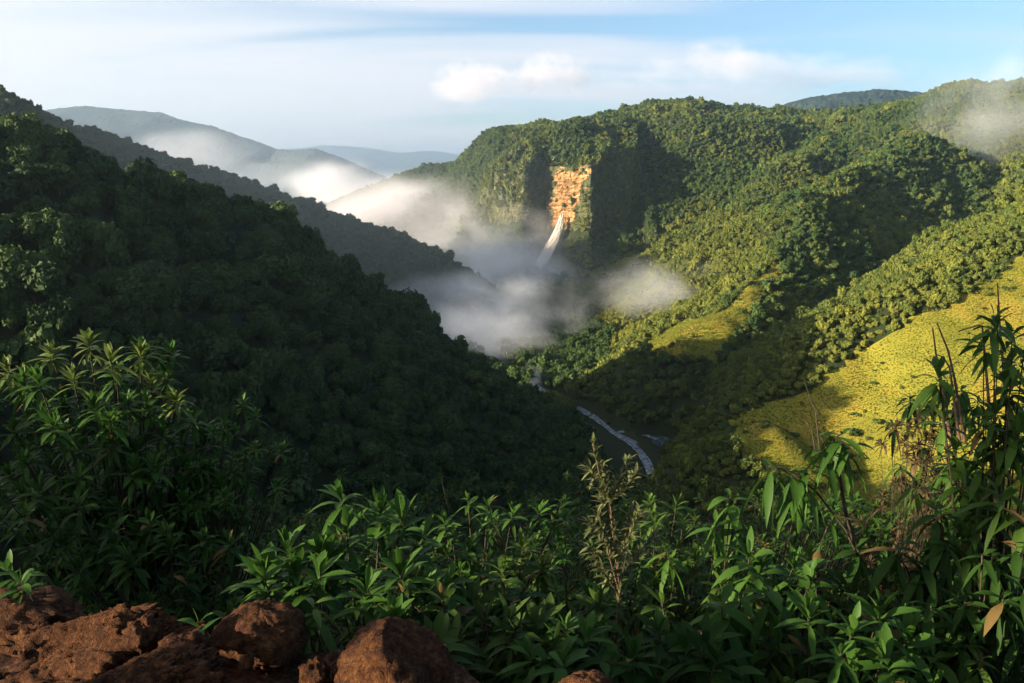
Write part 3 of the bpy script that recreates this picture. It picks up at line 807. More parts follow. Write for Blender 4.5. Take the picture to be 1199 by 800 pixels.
for i in range(85):
    src = STONE[i % 5]
    o = src if i < 5 else src.copy()
    if i >= 5: COL.objects.link(o)
    px = RNG.uniform(-20, 400); yy = RNG.uniform(2.28, 2.95)
    x = (px - PW / 2) / FPX * yy * 1.1; s_ = RNG.uniform(.006, .022)
    o.location = (x, yy, float(fg_z(x, yy)) + s_ * .7 + .012); o.scale = (s_ * RNG.uniform(.8, 1.4), s_, s_ * RNG.uniform(.6, 1.1)); o.rotation_euler = (RNG.uniform(0, 6), RNG.uniform(0, 6), 0)
    tag(o, 'small reddish stone lying loose on the earth of the ledge', 'stone', 'loose stones on the ledge')

# boulders along the stream
for i in range(70):
    o = STONE[i % 5].copy(); COL.objects.link(o); o.name = 'river_boulder'
    k_ = RNG.integers(8, len(rv) - 4); sd_ = RNG.choice([-1, 1]); off = sd_ * (hw[k_] + RNG.normal(0, .9)); s_ = min(RNG.lognormal(-.35, .5), 2.2)
    o.location = (rv[k_, 0] + nn[k_, 0] * off, rv[k_, 1] + nn[k_, 1] * off, FLOOR + .1); o.scale = (s_ * 1.3, s_, s_ * .8); o.rotation_euler = (0, 0, RNG.uniform(0, 6))
    tag(o, 'boulder lying along the edge of the stream on the valley floor', 'boulder', 'boulders along the stream')
# --- leaves
def leaves(P, D, Ln, Wd, droop, fold=0.30, rg=RNG):
    """lance-shaped leaves: P base points, D directions, Ln lengths, Wd half widths, droop bend; returns verts, quads, tris"""
    n = len(P)
    D = D / (np.linalg.norm(D, axis=1)[:, None] + 1e-9)
    up = np.array([0, 0, 1.0])
    S = np.cross(D, up) + rg.normal(size=D.shape) * .12
    S /= np.linalg.norm(S, axis=1)[:, None] + 1e-9
    Nn = np.cross(S, D)
    t = np.array([0, .16, .36, .58, .80, 1.0]); wp = np.array([.10, .55, .95, 1.0, .62, .02])
    m = len(t)
    tt = t[None, :, None]; L_ = Ln[:, None, None]
    C = P[:, None, :] + D[:, None, :] * L_ * tt + up * (-droop[:, None, None] * L_ * tt ** 2)
    W = (Wd[:, None] * wp[None, :])[:, :, None]
    Lf = C - S[:, None, :] * W + Nn[:, None, :] * W * fold
    Rt = C + S[:, None, :] * W + Nn[:, None, :] * W * fold
    V = np.stack([Lf, C, Rt], 2).reshape(n, m * 3, 3)
    q = []
    for i in range(m - 1):
        q += [(i * 3, i * 3 + 1, i * 3 + 4, i * 3 + 3), (i * 3 + 1, i * 3 + 2, i * 3 + 5, i * 3 + 4)]
    q = np.array(q)
    Q = (q[None] + (np.arange(n) * m * 3)[:, None, None]).reshape(-1, 4)
    return V.reshape(-1, 3), Q

def rosette(tip, axis, n, L, style, rg):
    """leaves whorled round a stem tip"""
    axis = np.asarray(axis, float); axis /= np.linalg.norm(axis)
    a = np.cross(axis, [.3, .9, .2]); a /= np.linalg.norm(a); b = np.cross(axis, a)
    i = np.arange(n)
    ang = i * 2.39996 + rg.uniform(0, 6.28) + rg.normal(0, .2, n)
    f = i / max(n - 1, 1)                       # 0 newest inner leaf, 1 old outer leaf
    if style == 'hang': el = R(35) - f * R(95)
    elif style == 'loose': el = R(68) - f * R(112)
    elif style == 'fine': el = R(70) - f * R(75)
    else: el = R(78) - f * R(88)
    el = el + rg.normal(0, .16, n)
    D = axis[None] * np.sin(el)[:, None] + (a[None] * np.cos(ang)[:, None] + b[None] * np.sin(ang)[:, None]) * np.cos(el)[:, None]
    Ln = L * (0.5 + .6 * np.sin(np.pi * (0.15 + .7 * f))) * rg.uniform(.8, 1.15, n)
    P = np.asarray(tip)[None] - axis[None] * (f * L * .55)[:, None]
    wd = Ln * rg.uniform(.10, .15, n) * (1.15 if style == 'hang' else 1.0)
    dr = rg.uniform(.2, .75, n) * (0.4 + f) * (1.7 if style == 'hang' else 1.0)
    return P, D, Ln, wd, dr

M['leaf'] = leaf_mat('broad_leaves', (0.024, 0.064, 0.009), (0.052, 0.112, 0.017), (0.16, 0.17, 0.03), 0.35, .5, .12, .25, .012)
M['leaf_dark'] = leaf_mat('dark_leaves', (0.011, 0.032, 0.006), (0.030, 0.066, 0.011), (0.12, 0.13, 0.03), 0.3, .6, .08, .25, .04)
M['leaf_dry'] = leaf_mat('dry_leaves', (0.050, 0.036, 0.018), (0.115, 0.078, 0.038), (0.2, 0.12, 0.05), 0.2, .8, .1, .2)
M['leaf_olive'] = leaf_mat('narrow_leaves', (0.055, 0.065, 0.022), (0.12, 0.13, 0.045), (0.2, 0.17, 0.05), 0.25, .6, .2, .25)
M['leaf_young_lit'] = leaf_mat('young_lit_leaves', (0.075, 0.115, 0.022), (0.13, 0.165, 0.035), (0.2, 0.19, 0.04), 0.35, .5, .2, .25)  # new-leaf yellow, lightened to stand in for sun on the bush top
M['leaf_yellow'] = leaf_mat('yellow_leaves', (0.22, 0.16, 0.03), (0.34, 0.25, 0.05), (0.35, 0.25, 0.05), 0.3, .6, .2, .25)
M['stem'] = surf_mat('shrub_stem', [(0.3, (0.020, 0.016, 0.010)), (0.7, (0.055, 0.044, 0.028))], 25, bump=.002)
M['stem_red'] = surf_mat('reddish_stem', [(0.3, (0.06, 0.032, 0.022)), (0.7, (0.14, 0.085, 0.06))], 25, bump=.002)

def shrub(name, label, base, tips, L, nleaf, style='rosette', mat='leaf', stem='stem', r=0.012, inner=0, spread=(0, 0, 0), group=None, cat='shrub', seed=1, tint=0.0, lean=0.35, young_lit=0):
    """base (x,y); tips list of world points; inner extra tips are spread through the bush below them"""
    rg = np.random.default_rng(seed)
    bz = float(fg_z(base[0], base[1])) - .06
    B = np.array([base[0], base[1], bz])
    tips = [np.asarray(t, float) for t in tips]
    c = np.mean(tips, 0)
    allt = list(tips)
    for i in range(inner):
        t0 = tips[rg.integers(0, len(tips))]
        k = rg.uniform(.35, .98)
        q = B + (t0 - B) * k + rg.normal(size=3) * np.array(spread) * np.array([1, 1, .7])
        q[2] = max(q[2], float(fg_z(q[0], q[1])) + .05)
        allt.append(q)
    root = empty(name, B)
    tag(root, label, cat, group)
    gl = Geo(); gs = Geo(); gy = Geo()
    for it, t in enumerate(allt):
        main = t - B
        ax = main / (np.linalg.norm(main) + 1e-9) * lean + np.array([0, 0, 1.0]) + rg.normal(size=3) * .22
        n = max(4, int(nleaf * rg.uniform(.75, 1.2)))
        P, D, Ln, wd, dr = rosette(t, ax, n, L * rg.uniform(.8, 1.15), style, rg)
        V, Q = leaves(P - B, D, Ln, wd, dr, rg=rg)
        (gy if it < young_lit else gl).add(V, Q)
        k = rg.uniform(.25, .6)
        mid = B + main * k + np.array([main[0], main[1], 0]) * (-.18) + rg.normal(size=3) * .03
        tt = np.linspace(0, 1, 7)[:, None]
        pts = (1 - tt) ** 2 * B + 2 * tt * (1 - tt) * mid + tt ** 2 * t
        rr = r * np.linspace(1, .35, 7) * rg.uniform(.6, 1.1)
        if it >= len(tips): pts, rr = pts[4:], rr[4:]
        tube(gs, pts - B, rr, 5)
    f = gl.build('foliage', M[mat], True, parent=root); f['tint'] = float(tint)
    gs.build('stem', M[stem], True, parent=root)
    if young_lit: gy.build('young_lit_leaves', M['leaf_young_lit'], True, parent=root)
    return root

def T(*lst): return [at(*p) for p in lst]

# big bush on the left
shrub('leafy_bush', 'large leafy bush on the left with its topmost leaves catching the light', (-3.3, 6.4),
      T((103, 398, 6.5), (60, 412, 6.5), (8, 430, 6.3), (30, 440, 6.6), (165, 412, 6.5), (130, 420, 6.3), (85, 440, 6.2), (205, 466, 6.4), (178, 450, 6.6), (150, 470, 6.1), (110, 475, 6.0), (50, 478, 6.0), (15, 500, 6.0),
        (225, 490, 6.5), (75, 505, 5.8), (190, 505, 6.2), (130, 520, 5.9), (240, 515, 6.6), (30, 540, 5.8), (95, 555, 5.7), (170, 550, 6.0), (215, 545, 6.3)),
      .18, 22, inner=210, spread=(.28, .28, .28), seed=11, r=.016, young_lit=9)  # first tips take the lighter leaves, sunlight put into their colour
shrub('leafy_bush', 'finer leaved bush leaning out on the right flank of the large left bush', (-2.6, 6.2),
      T((262, 492, 6.4), (275, 505, 6.4), (250, 505, 6.3), (288, 530, 6.3), (270, 540, 6.2), (245, 545, 6.2), (290, 560, 6.2), (262, 570, 6.1), (230, 580, 6.0), (285, 600, 6.1)),
      .105, 20, 'fine', 'leaf', inner=150, spread=(.24, .2, .28), seed=12)
shrub('leafy_bush', 'dark bush with star shaped leaf whorls below the large left bush', (-2.3, 5.0),
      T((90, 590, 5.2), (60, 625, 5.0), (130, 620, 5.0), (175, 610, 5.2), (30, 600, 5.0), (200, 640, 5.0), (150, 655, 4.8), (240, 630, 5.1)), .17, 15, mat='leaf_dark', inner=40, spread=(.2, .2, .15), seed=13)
# middle rosettes
shrub('whorled_shrub', 'shrub with big drooping leaf whorls standing highest in the middle', (-.85, 4.2),
      T((398, 580, 4.2), (445, 598, 4.3), (470, 605, 4.2), (385, 645, 4.0), (405, 620, 4.1), (490, 630, 4.3)), .21, 15, inner=10, spread=(.14, .14, .15), seed=21)
shrub('whorled_shrub', 'shrub with long arching leaves spreading left behind the dark boulder', (-1.0, 3.7),
      T((335, 640, 3.9), (345, 668, 3.8), (310, 668, 3.9), (375, 672, 3.7)), .20, 15, inner=5, spread=(.12, .1, .12), seed=22)
shrub('whorled_shrub', 'compact bright leaf whorl just above the roundest boulder', (-.5, 3.6), T((468, 670, 3.7), (430, 690, 3.6), (500, 690, 3.7)), .19, 17, inner=4, spread=(.12, .1, .1), seed=23)
shrub('whorled_shrub', 'low plant with pale drooping leaves between the two boulders', (-.72, 3.05), T((368, 708, 3.05)), .15, 10, inner=0, seed=24, style='hang', tint=.15)
shrub('sprout', 'small sprout of five upright leaves growing beside the dark boulder', (-1.16, 2.95), T((232, 728, 2.92)), .15, 7, inner=0, seed=25, cat='sprout', r=.005, style='fine')
shrub('sprout', 'tuft of thin leaves at the edge of the ledge behind the largest outcrop', (-1.95, 3.25), T((8, 668, 3.3), (25, 680, 3.2)), .14, 12, 'fine', inner=0, seed=26, cat='sprout', r=.005)
shrub('whorled_shrub', 'shrub with one bright upright leaf whorl in the middle of the thicket', (.1, 4.7), T((612, 640, 4.7), (590, 665, 4.6), (640, 665, 4.7)), .17, 20, inner=8, spread=(.15, .15, .15), seed=27, tint=.18)
shrub('leafy_bush', 'slender branching bush with small leaf tufts left of the bright whorl', (-.25, 5.0),
      T((548, 585, 5.0), (520, 610, 5.0), (575, 605, 5.1), (505, 640, 4.8), (555, 650, 4.8), (650, 610, 5.3), (600, 600, 5.4)), .13, 13, inner=40, spread=(.2, .2, .2), seed=28)
# tall dry plant
def dry_plant():
    base = np.array([.50, 3.9]); B = np.array([base[0], base[1], float(fg_z(*base)) - .05])
    root = empty('dry_plant', B); tag(root, 'tall thin plant with bare reddish stem and sparse narrow leaves in the middle', 'dry plant')
    rg = np.random.default_rng(31); gs = Geo(); gl = Geo()
    main = np.array([B, at(726, 690, 3.9), at(719, 640, 3.9), at(714, 585, 3.9), at(702, 556, 3.9), at(694, 520, 3.9)])
    tube(gs, resample(main, .03) - B, np.linspace(.010, .003, len(resample(main, .03))), 6)
    br = [((714, 585), (735, 540)), ((717, 610), (690, 548)), ((720, 650), (690, 612)), ((722, 660), (750, 600)), ((724, 680), (765, 628)), ((716, 600), (705, 545)), ((724, 700), (690, 640)), ((715, 590), (745, 555)), ((722, 670), (738, 600)), ((724, 690), (700, 600))]
    tipsl = [main[-1]]
    for a, b in br:
        p0, p2 = at(*a, 3.9), at(*b, 3.9 + rg.uniform(-.1, .1)); p1 = (p0 + p2) / 2 + rg.normal(size=3) * .015
        tt = np.linspace(0, 1, 8)[:, None]; pts = (1 - tt) ** 2 * p0 + 2 * tt * (1 - tt) * p1 + tt ** 2 * p2
        tube(gs, pts - B, np.linspace(.005, .002, 8), 5)
        for k in np.linspace(.2, 1, 14):
            pp = p0 + (p2 - p0) * k; n = 5
            D = rg.normal(size=(n, 3)) * .6 + (p2 - p0) / np.linalg.norm(p2 - p0) * .8
            V, Q = leaves(np.repeat(pp[None], n, 0) - B, D, rg.uniform(.045, .085, n), rg.uniform(.005, .009, n), rg.uniform(.0, .4, n), rg=rg); gl.add(V, Q)
    for k in np.linspace(.35, 1, 40):
        q = resample(main, .01); pp = q[int(k * (len(q) - 1))]; n = 6
        D = rg.normal(size=(n, 3)) * .45 + np.array([0, 0, .9])
        V, Q = leaves(np.repeat(pp[None], n, 0) - B, D, rg.uniform(.04, .07, n), rg.uniform(.005, .009, n), rg.uniform(0, .3, n), rg=rg); gl.add(V, Q)
    gl.build('foliage', M['leaf_olive'], True, parent=root)
    gs.build('stem', M['stem_red'], True, parent=root)
dry_plant()
# thickets right of the middle
shrub('leafy_bush', 'fine leaved bush round the foot of the tall dry plant', (.4, 4.4), T((660, 650, 4.4), (690, 640, 4.5), (740, 620, 4.4), (700, 680, 4.2), (650, 690, 4.2), (750, 660, 4.2), (630, 720, 4.0), (720, 710, 4.0)),
      .095, 16, 'fine', inner=70, spread=(.2, .2, .2), seed=41)
shrub('leafy_bush', 'bush with two pale upright leaves right of the tall dry plant', (.95, 4.7), T((792, 592, 4.7), (765, 605, 4.6), (800, 610, 4.8), (750, 625, 4.6), (830, 625, 4.8), (780, 640, 4.5), (815, 650, 4.6)),
      .12, 14, inner=45, spread=(.2, .2, .2), seed=42, tint=.1)
shrub('leafy_bush', 'shrub with a few large pale leaves reaching up at its left end', (1.15, 4.2), T((855, 582, 4.3), (838, 612, 4.2), (865, 610, 4.3), (880, 640, 4.2), (850, 650, 4.1)), .16, 10, 'hang', inner=12, spread=(.15, .15, .15), seed=43)
shrub('leafy_bush', 'dense fine leaved thicket below the yellow hillside', (1.9, 5.6), T((930, 600, 5.7), (960, 590, 5.8), (1000, 585, 5.7), (1040, 575, 5.8), (1075, 570, 5.7), (920, 630, 5.5), (980, 620, 5.5), (1030, 615, 5.5), (1070, 605, 5.5), (940, 660, 5.3), (1000, 650, 5.3), (1060, 640, 5.3)),
      .11, 16, 'fine', inner=150, spread=(.3, .3, .25), seed=44)
shrub('flower_cluster', 'small yellow leaved sprig in the dark thicket', (1.32, 4.5), T((888, 628, 4.4), (896, 638, 4.4), (882, 640, 4.4)), .05, 12, 'fine', 'leaf_yellow', inner=3, spread=(.03, .03, .03), seed=45, cat='sprig', r=.004)
# sapling with hanging leaves
def sapling():
    base = (1.66, 4.05); B = np.array([base[0], base[1], float(fg_z(*base)) - .05])
    root = empty('sapling', B); tag(root, 'leaning sapling with hanging leaves and bare red twigs before the yellow hillside', 'sapling')
    rg = np.random.default_rng(51); gs = Geo(); gl = Geo()
    S1 = np.array([B, at(1022, 690, 4.0), at(990, 620, 4.0), at(955, 575, 4.0), at(925, 552, 4.0), at(900, 546, 4.0)])
    S2 = np.array([at(1005, 650, 4.0), at(990, 600, 4.05), at(982, 550, 4.05), at(975, 515, 4.05), at(985, 508, 4.0)])
    for S in (S1, S2):
        q = resample(S, .03); tube(gs, q - B, np.linspace(.013, .005, len(q)), 6)
    for (a, b, c) in [((955, 530), (950, 500), (938, 484)), ((960, 530), (955, 480), (942, 448)), ((968, 525), (958, 505), (955, 492)), ((950, 470), (955, 478), (960, 486)), ((1000, 525), (1010, 530), (1018, 538))]:
        q = resample(np.array([at(*a, 4.0), at(*b, 4.0), at(*c, 4.0)]), .02); tube(gs, q - B, np.linspace(.005, .002, len(q)), 5)
    for (px, py, n, L, st) in [(985, 508, 13, .16, 'hang'), (962, 525, 9, .145, 'hang'), (948, 545, 9, .145, 'hang'), (925, 550, 8, .145, 'hang'), (905, 546, 8, .145, 'hang'), (995, 520, 7, .145, 'hang'), (940, 560, 7, .145, 'hang'), (975, 600, 6, .13, 'rosette'), (930, 570, 6, .16, 'hang')]:
        P, D, Ln, wd, dr = rosette(at(px, py, 4.0), (rg.normal() * .3, rg.normal() * .3, 1), n, L, st, rg)
        V, Q = leaves(P - B, D, Ln, wd * .85, dr, rg=rg); gl.add(V, Q)
    gl.build('foliage', M['leaf'], True, parent=root)
    gs.build('stem', M['stem'], True, parent=root)
sapling()
# low broad rosettes at the lower right
shrub('whorled_shrub', 'low plant with a fan of upright glossy leaves at the lower right', (1.42, 3.3), T((1030, 718, 3.3), (1000, 735, 3.2), (1065, 745, 3.3), (1035, 770, 3.1), (985, 765, 3.1)), .17, 16, inner=4, spread=(.1, .1, .1), seed=61)
shrub('whorled_shrub', 'plant with leaves hanging from a slanting stem below the pale leaved shrub', (1.05, 3.5), T((868, 695, 3.5), (845, 710, 3.4), (900, 690, 3.5)), .19, 13, 'hang', inner=4, spread=(.12, .12, .1), seed=62)
shrub('whorled_shrub', 'broad leaved plant in the middle of the right thicket with spreading leaves', (1.15, 3.9), T((890, 665, 3.9), (930, 662, 3.9), (950, 680, 3.8)), .19, 14, inner=6, spread=(.14, .14, .12), seed=63)
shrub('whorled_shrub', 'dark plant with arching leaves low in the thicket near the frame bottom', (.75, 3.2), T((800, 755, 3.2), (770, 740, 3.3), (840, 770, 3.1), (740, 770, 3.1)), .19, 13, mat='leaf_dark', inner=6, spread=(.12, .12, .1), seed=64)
shrub('whorled_shrub', 'plant with leaf whorls crowded together near the brown rock top', (.35, 3.1), T((650, 745, 3.3), (690, 740, 3.2), (620, 765, 3.1), (600, 740, 3.3), (660, 770, 3.0)), .14, 16, inner=10, spread=(.12, .12, .1), seed=65)
# right side
shrub('tall_shrub', 'tall shrub with large loose leaves rising along the right edge', (2.75, 4.1),
      T((1165, 372, 4.0), (1185, 392, 4.1), (1152, 400, 4.0), (1198, 420, 4.0), (1180, 450, 4.0), (1205, 470, 4.0), (1165, 480, 4.0), (1190, 505, 3.9), (1170, 520, 4.1), (1150, 540, 4.0), (1200, 545, 3.9), (1125, 560, 4.1), (1170, 580, 3.8), (1205, 600, 3.8), (1145, 590, 3.9)),
      .155, 13, 'loose', inner=60, spread=(.2, .16, .22), seed=71, r=.010, tint=.08)
shrub('tall_shrub', 'dark shrub of long hanging leaves low at the right edge', (2.3, 3.6), T((1150, 650, 3.6), (1190, 640, 3.6), (1110, 640, 3.8), (1080, 660, 3.8), (1175, 700, 3.4), (1130, 705, 3.5), (1200, 690, 3.4), (1090, 710, 3.5)),
      .14, 13, 'hang', 'leaf_dark', inner=50, spread=(.2, .15, .2), seed=72)
shrub('dry_bush', 'brown half withered bush in front of the yellow hillside', (2.75, 5.3), T((1075, 485, 5.2), (1065, 500, 5.2), (1095, 478, 5.3), (1085, 510, 5.2), (1105, 500, 5.2), (1070, 525, 5.2), (1110, 525, 5.1), (1090, 535, 5.1)),
      .07, 22, 'fine', 'leaf_dry', r=.004, inner=130, spread=(.16, .16, .16), seed=73)
shrub('leafy_bush', 'green bush rising behind the brown withered bush', (2.95, 5.5), T((1095, 458, 5.4), (1110, 445, 5.4), (1125, 455, 5.5), (1085, 475, 5.4), (1120, 480, 5.4), (1145, 470, 5.5), (1110, 545, 5.2)),
      .13, 14, 'hang', inner=60, spread=(.16, .16, .22), seed=74, r=.006)
def twigs():
    B = np.array([2.95, 5.1, float(fg_z(2.95, 5.1)) - .05])
    root = empty('bare_twigs', B); tag(root, 'cluster of bare reddish twigs standing above the brown withered bush', 'twigs')
    gs = Geo()
    for pts in ([(1118, 445), (1110, 410), (1097, 378)], [(1102, 445), (1096, 415), (1092, 384)], [(1112, 430), (1104, 418), (1096, 415)], [(1170, 372), (1169, 350), (1168, 332)], [(1150, 380), (1135, 384), (1122, 388)]):
        q = resample(np.array([B] * (0) + [at(pts[0][0] + 12, 520, 5.0)] + [at(*p, 5.0) for p in pts]), .03); tube(gs, q - B, np.linspace(.012, .004, len(q)), 6)
    gs.build('stem', M['stem_red'], True, parent=root)
twigs()
# filler shrubs that close the thicket
k = 0
for (y0, pt, x0, x1, dx, L, hgt) in [(3.5, 735, 560, 1180, 85, .15, .4), (4.4, 690, 420, 1180, 85, .14, .6), (5.6, 655, 300, 1200, 80, .10, .8), (7.4, 622, 240, 1230, 80, .10, 1.1), (9.5, 602, 250, 1260, 85, .11, 1.5), (12.5, 594, 120, 1290, 90, .13, 1.8)]:
    for px in np.arange(x0, x1, dx):
        p = at(px + RNG.uniform(-30, 30), pt + RNG.uniform(-14, 22), y0 + RNG.uniform(-.3, .3)); k += 1
        sx_ = y0 * .075
        tips = [p + np.array([RNG.normal(0, sx_), RNG.normal(0, sx_), RNG.uniform(-.5, 0) * hgt * .4]) for _ in range(7)]
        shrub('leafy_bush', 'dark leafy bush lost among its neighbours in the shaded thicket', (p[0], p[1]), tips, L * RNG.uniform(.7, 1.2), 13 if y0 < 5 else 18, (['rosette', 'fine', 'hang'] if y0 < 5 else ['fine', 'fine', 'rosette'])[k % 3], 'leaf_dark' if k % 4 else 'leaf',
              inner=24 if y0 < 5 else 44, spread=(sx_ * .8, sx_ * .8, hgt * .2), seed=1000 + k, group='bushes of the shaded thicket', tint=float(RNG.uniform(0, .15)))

# trees added left of the ledge, just outside the view, to shade the thicket
for i, (x, y, h, lift) in enumerate([(-13.5, -7.9, 4.6, 0), (-13.2, -2.3, 4.6, .74), (-14.0, .6, 2.0, 0), (-14.0, 3.6, 1.25, 0), (-13.0, 8.6, 3.9, 0), (-15.5, 11.0, 4.3, 0), (-18.0, 16.0, 4.6, 0), (-12.5, -12.0, 4.5, 0)]):
    t = empty('forest_tree', (x, y, float(fg_z(x, y) if y > -11 else -2.2) - .3)); t.scale = (3.0, 3.0, h); t.rotation_euler = (0, 0, i * 1.3)
    tag(t, 'unseen tree added left of the ledge to shade the thicket', 'tree', 'added shade trees beside the ledge')
    for nm, pr in (('crown', PROTO_NEAR), ('trunk', PROTO_TRUNK)):
        c = pr[i % NV].copy(); COL.objects.link(c); c.parent = t; c.name = nm; c['tint'] = 0.05
        if nm == 'crown': c.location = (0, 0, lift)  # raised crown leaves a gap for sun on the rocks
        else: c.scale = (1, 1, 1 + lift * 1.6)

# ------------------------------------------------------------------ air: haze, mist banks, clouds
def ball_mesh(name, mat, seed, n=20, lump=0.18):
    th = np.linspace(0, 2 * np.pi, 2 * n, endpoint=False); ph = np.linspace(0, np.pi, n + 1)[1:-1]
    T, Pp = np.meshgrid(th, ph, indexing='ij')
    D = np.stack([np.sin(Pp) * np.cos(T), np.sin(Pp) * np.sin(T), np.cos(Pp)], -1)
    Vv = D.reshape(-1, 3); nv = n - 1
    q = [(i * nv + k, i * nv + k + 1, ((i + 1) % (2 * n)) * nv + k + 1, ((i + 1) % (2 * n)) * nv + k) for i in range(2 * n) for k in range(nv - 1)]
    top, bot = len(Vv), len(Vv) + 1
    Vv = np.concatenate([Vv, [[0, 0, 1], [0, 0, -1]]])
    t = [(top, i * nv, ((i + 1) % (2 * n)) * nv) for i in range(2 * n)] + [(bot, ((i + 1) % (2 * n)) * nv + nv - 1, i * nv + nv - 1) for i in range(2 * n)]
    return mesh_np(name, Vv, [np.array(q), np.array(t)], mat)

def vol_mat(name, density, wave, lo, hi, seed, color=(0.98, 0.98, 0.99), aniso=0.2, soft=0.95, flat=1.0, detail=6, distort=0.3, amp=2.6):
    """cloud-like volume: world-space noise of the given wavelength, fading out towards the edge of its own ball"""
    m, nt, N, L = new_mat(name)
    out = N.new('ShaderNodeOutputMaterial'); pv = N.new('ShaderNodeVolumePrincipled')
    tc = N.new('ShaderNodeTexCoord'); ge = N.new('ShaderNodeNewGeometry')
    mp = N.new('ShaderNodeMapping'); mp.inputs['Scale'].default_value = (1 / wave, 1 / wave, flat / wave); mp.inputs['Location'].default_value = (seed * 3.7, seed * 1.3, seed * .7)
    L.new(ge.outputs['Position'], mp.inputs['Vector'])
    no = N.new('ShaderNodeTexNoise'); no.inputs['Scale'].default_value = 1.0; no.inputs['Detail'].default_value = detail; no.inputs['Roughness'].default_value = .55; no.inputs['Distortion'].default_value = distort
    L.new(mp.outputs[0], no.inputs['Vector'])
    ln = N.new('ShaderNodeVectorMath'); ln.operation = 'LENGTH'; L.new(tc.outputs['Object'], ln.inputs[0])
    fall = N.new('ShaderNodeMapRange'); fall.interpolation_type = 'LINEAR'; fall.inputs['From Min'].default_value = 1.0; fall.inputs['From Max'].default_value = 1.0 - soft
    L.new(ln.outputs['Value'], fall.inputs['Value'])
    # the bank's edge is eaten away by the noise
    ad = N.new('ShaderNodeMath'); ad.operation = 'MULTIPLY_ADD'; L.new(no.outputs['Fac'], ad.inputs[0]); ad.inputs[1].default_value = amp
    a2 = N.new('ShaderNodeMath'); a2.operation = 'SUBTRACT'; L.new(fall.outputs[0], a2.inputs[0]); a2.inputs[1].default_value = 0.5 * amp
    L.new(a2.outputs[0], ad.inputs[2])
    mr = N.new('ShaderNodeMapRange'); mr.interpolation_type = 'SMOOTHSTEP'; mr.inputs['From Min'].default_value = lo; mr.inputs['From Max'].default_value = hi
    L.new(ad.outputs[0], mr.inputs['Value'])
    mu = N.new('ShaderNodeMath'); mu.operation = 'MULTIPLY'; eg = N.new('ShaderNodeMapRange'); eg.interpolation_type = 'SMOOTHSTEP'; L.new(fall.outputs[0], eg.inputs['Value']); eg.inputs['From Max'].default_value = 0.38
    me_ = N.new('ShaderNodeMath'); me_.operation = 'MULTIPLY'; L.new(mr.outputs[0], me_.inputs[0]); L.new(eg.outputs[0], me_.inputs[1])
    L.new(me_.outputs[0], mu.inputs[0]); mu.inputs[1].default_value = density
    L.new(mu.outputs[0], pv.inputs['Density'])
    pv.inputs['Color'].default_value = (*color, 1); pv.inputs['Anisotropy'].default_value = aniso
    L.new(pv.outputs[0], out.inputs['Volume'])
    return m

def bank(name, label, px, py, Y, rad, density, wave, lo, hi, seed, cat='mist', rz=0, **kw):
    o = ball_mesh(name, vol_mat(name + '_air', density, wave, lo, hi, seed, **kw), seed)
    o.location = at(px, py, Y); o.scale = rad; o.rotation_euler = (0, 0, R(rz))
    return tag(o, label, cat, kind='stuff')

bank('mist', 'thick bright mist bank filling the valley mouth beside the cliff', 505, 290, 1390, (300, 235, 150), 0.011, 150, -0.05, 0.85, 21, amp=3.0, color=(.91, .88, .91))
bank('mist', 'mist lying at the foot of the cliff around the waterfall', 578, 324, 1140, (200, 75, 92), 0.006, 105, -0.05, 0.9, 2, flat=1.5, amp=3.0, color=(.95, .96, .99))
bank('mist', 'layer of mist on the valley floor between the dark ridge and the mountain', 584, 350, 1060, (180, 110, 92), 0.010, 90, -0.02, 0.9, 9, flat=1.6, amp=3.2, color=(.94, .95, .99))
bank('mist', 'blue shaded mist below the end of the dark ridge', 552, 386, 840, (150, 145, 72), 0.016, 70, 0.0, 1.0, 3, flat=1.6, amp=3.2, color=(.94, .95, .99))
bank('mist', 'thin blue air hanging before the face of the dark ridge', 300, 275, 740, (420, 110, 150), 0.0006, 160, -1.2, 0.6, 15, aniso=0.8, color=(.80, .90, 1.0))
bank('mist', 'soft mist joining the bright bank to the mist below the waterfall', 575, 288, 1215, (190, 75, 92), 0.009, 95, -0.05, 1.0, 27, flat=1.3, amp=3.0, color=(.92, .90, .93))
bank('mist', 'small bright cloud of mist in front of the far mountain', 392, 216, 2300, (210, 140, 95), 0.008, 130, 0.1, 0.9, 4, amp=3.0, color=(.91, .89, .92))
bank('mist', 'long streak of mist across the flank of the far mountain', 245, 196, 6300, (1450, 450, 360), 0.0013, 640, 0.1, 1.0, 5, flat=1.6, amp=3.0, color=(.88, .86, .89))
bank('mist', 'pale mist filling the distant valley before the far mountain', 330, 235, 4600, (2200, 1100, 190), 0.00016, 900, -0.6, 0.6, 16, flat=2)
bank('mist', 'wisp of mist drifting over the sunlit middle spur', 776, 346, 790, (125, 60, 46), 0.009, 55, 0.12, 1.2, 26, flat=1.5, amp=2.8)
bank('mist', 'mist spilling over the right skyline', 1185, 140, 1150, (170, 90, 110), 0.007, 100, 0.15, 1.2, 7)
bank('mist', 'thin mist over the stream', 617, 446, 660, (30, 40, 14), 0.025, 24, 0.2, 1.1, 8)

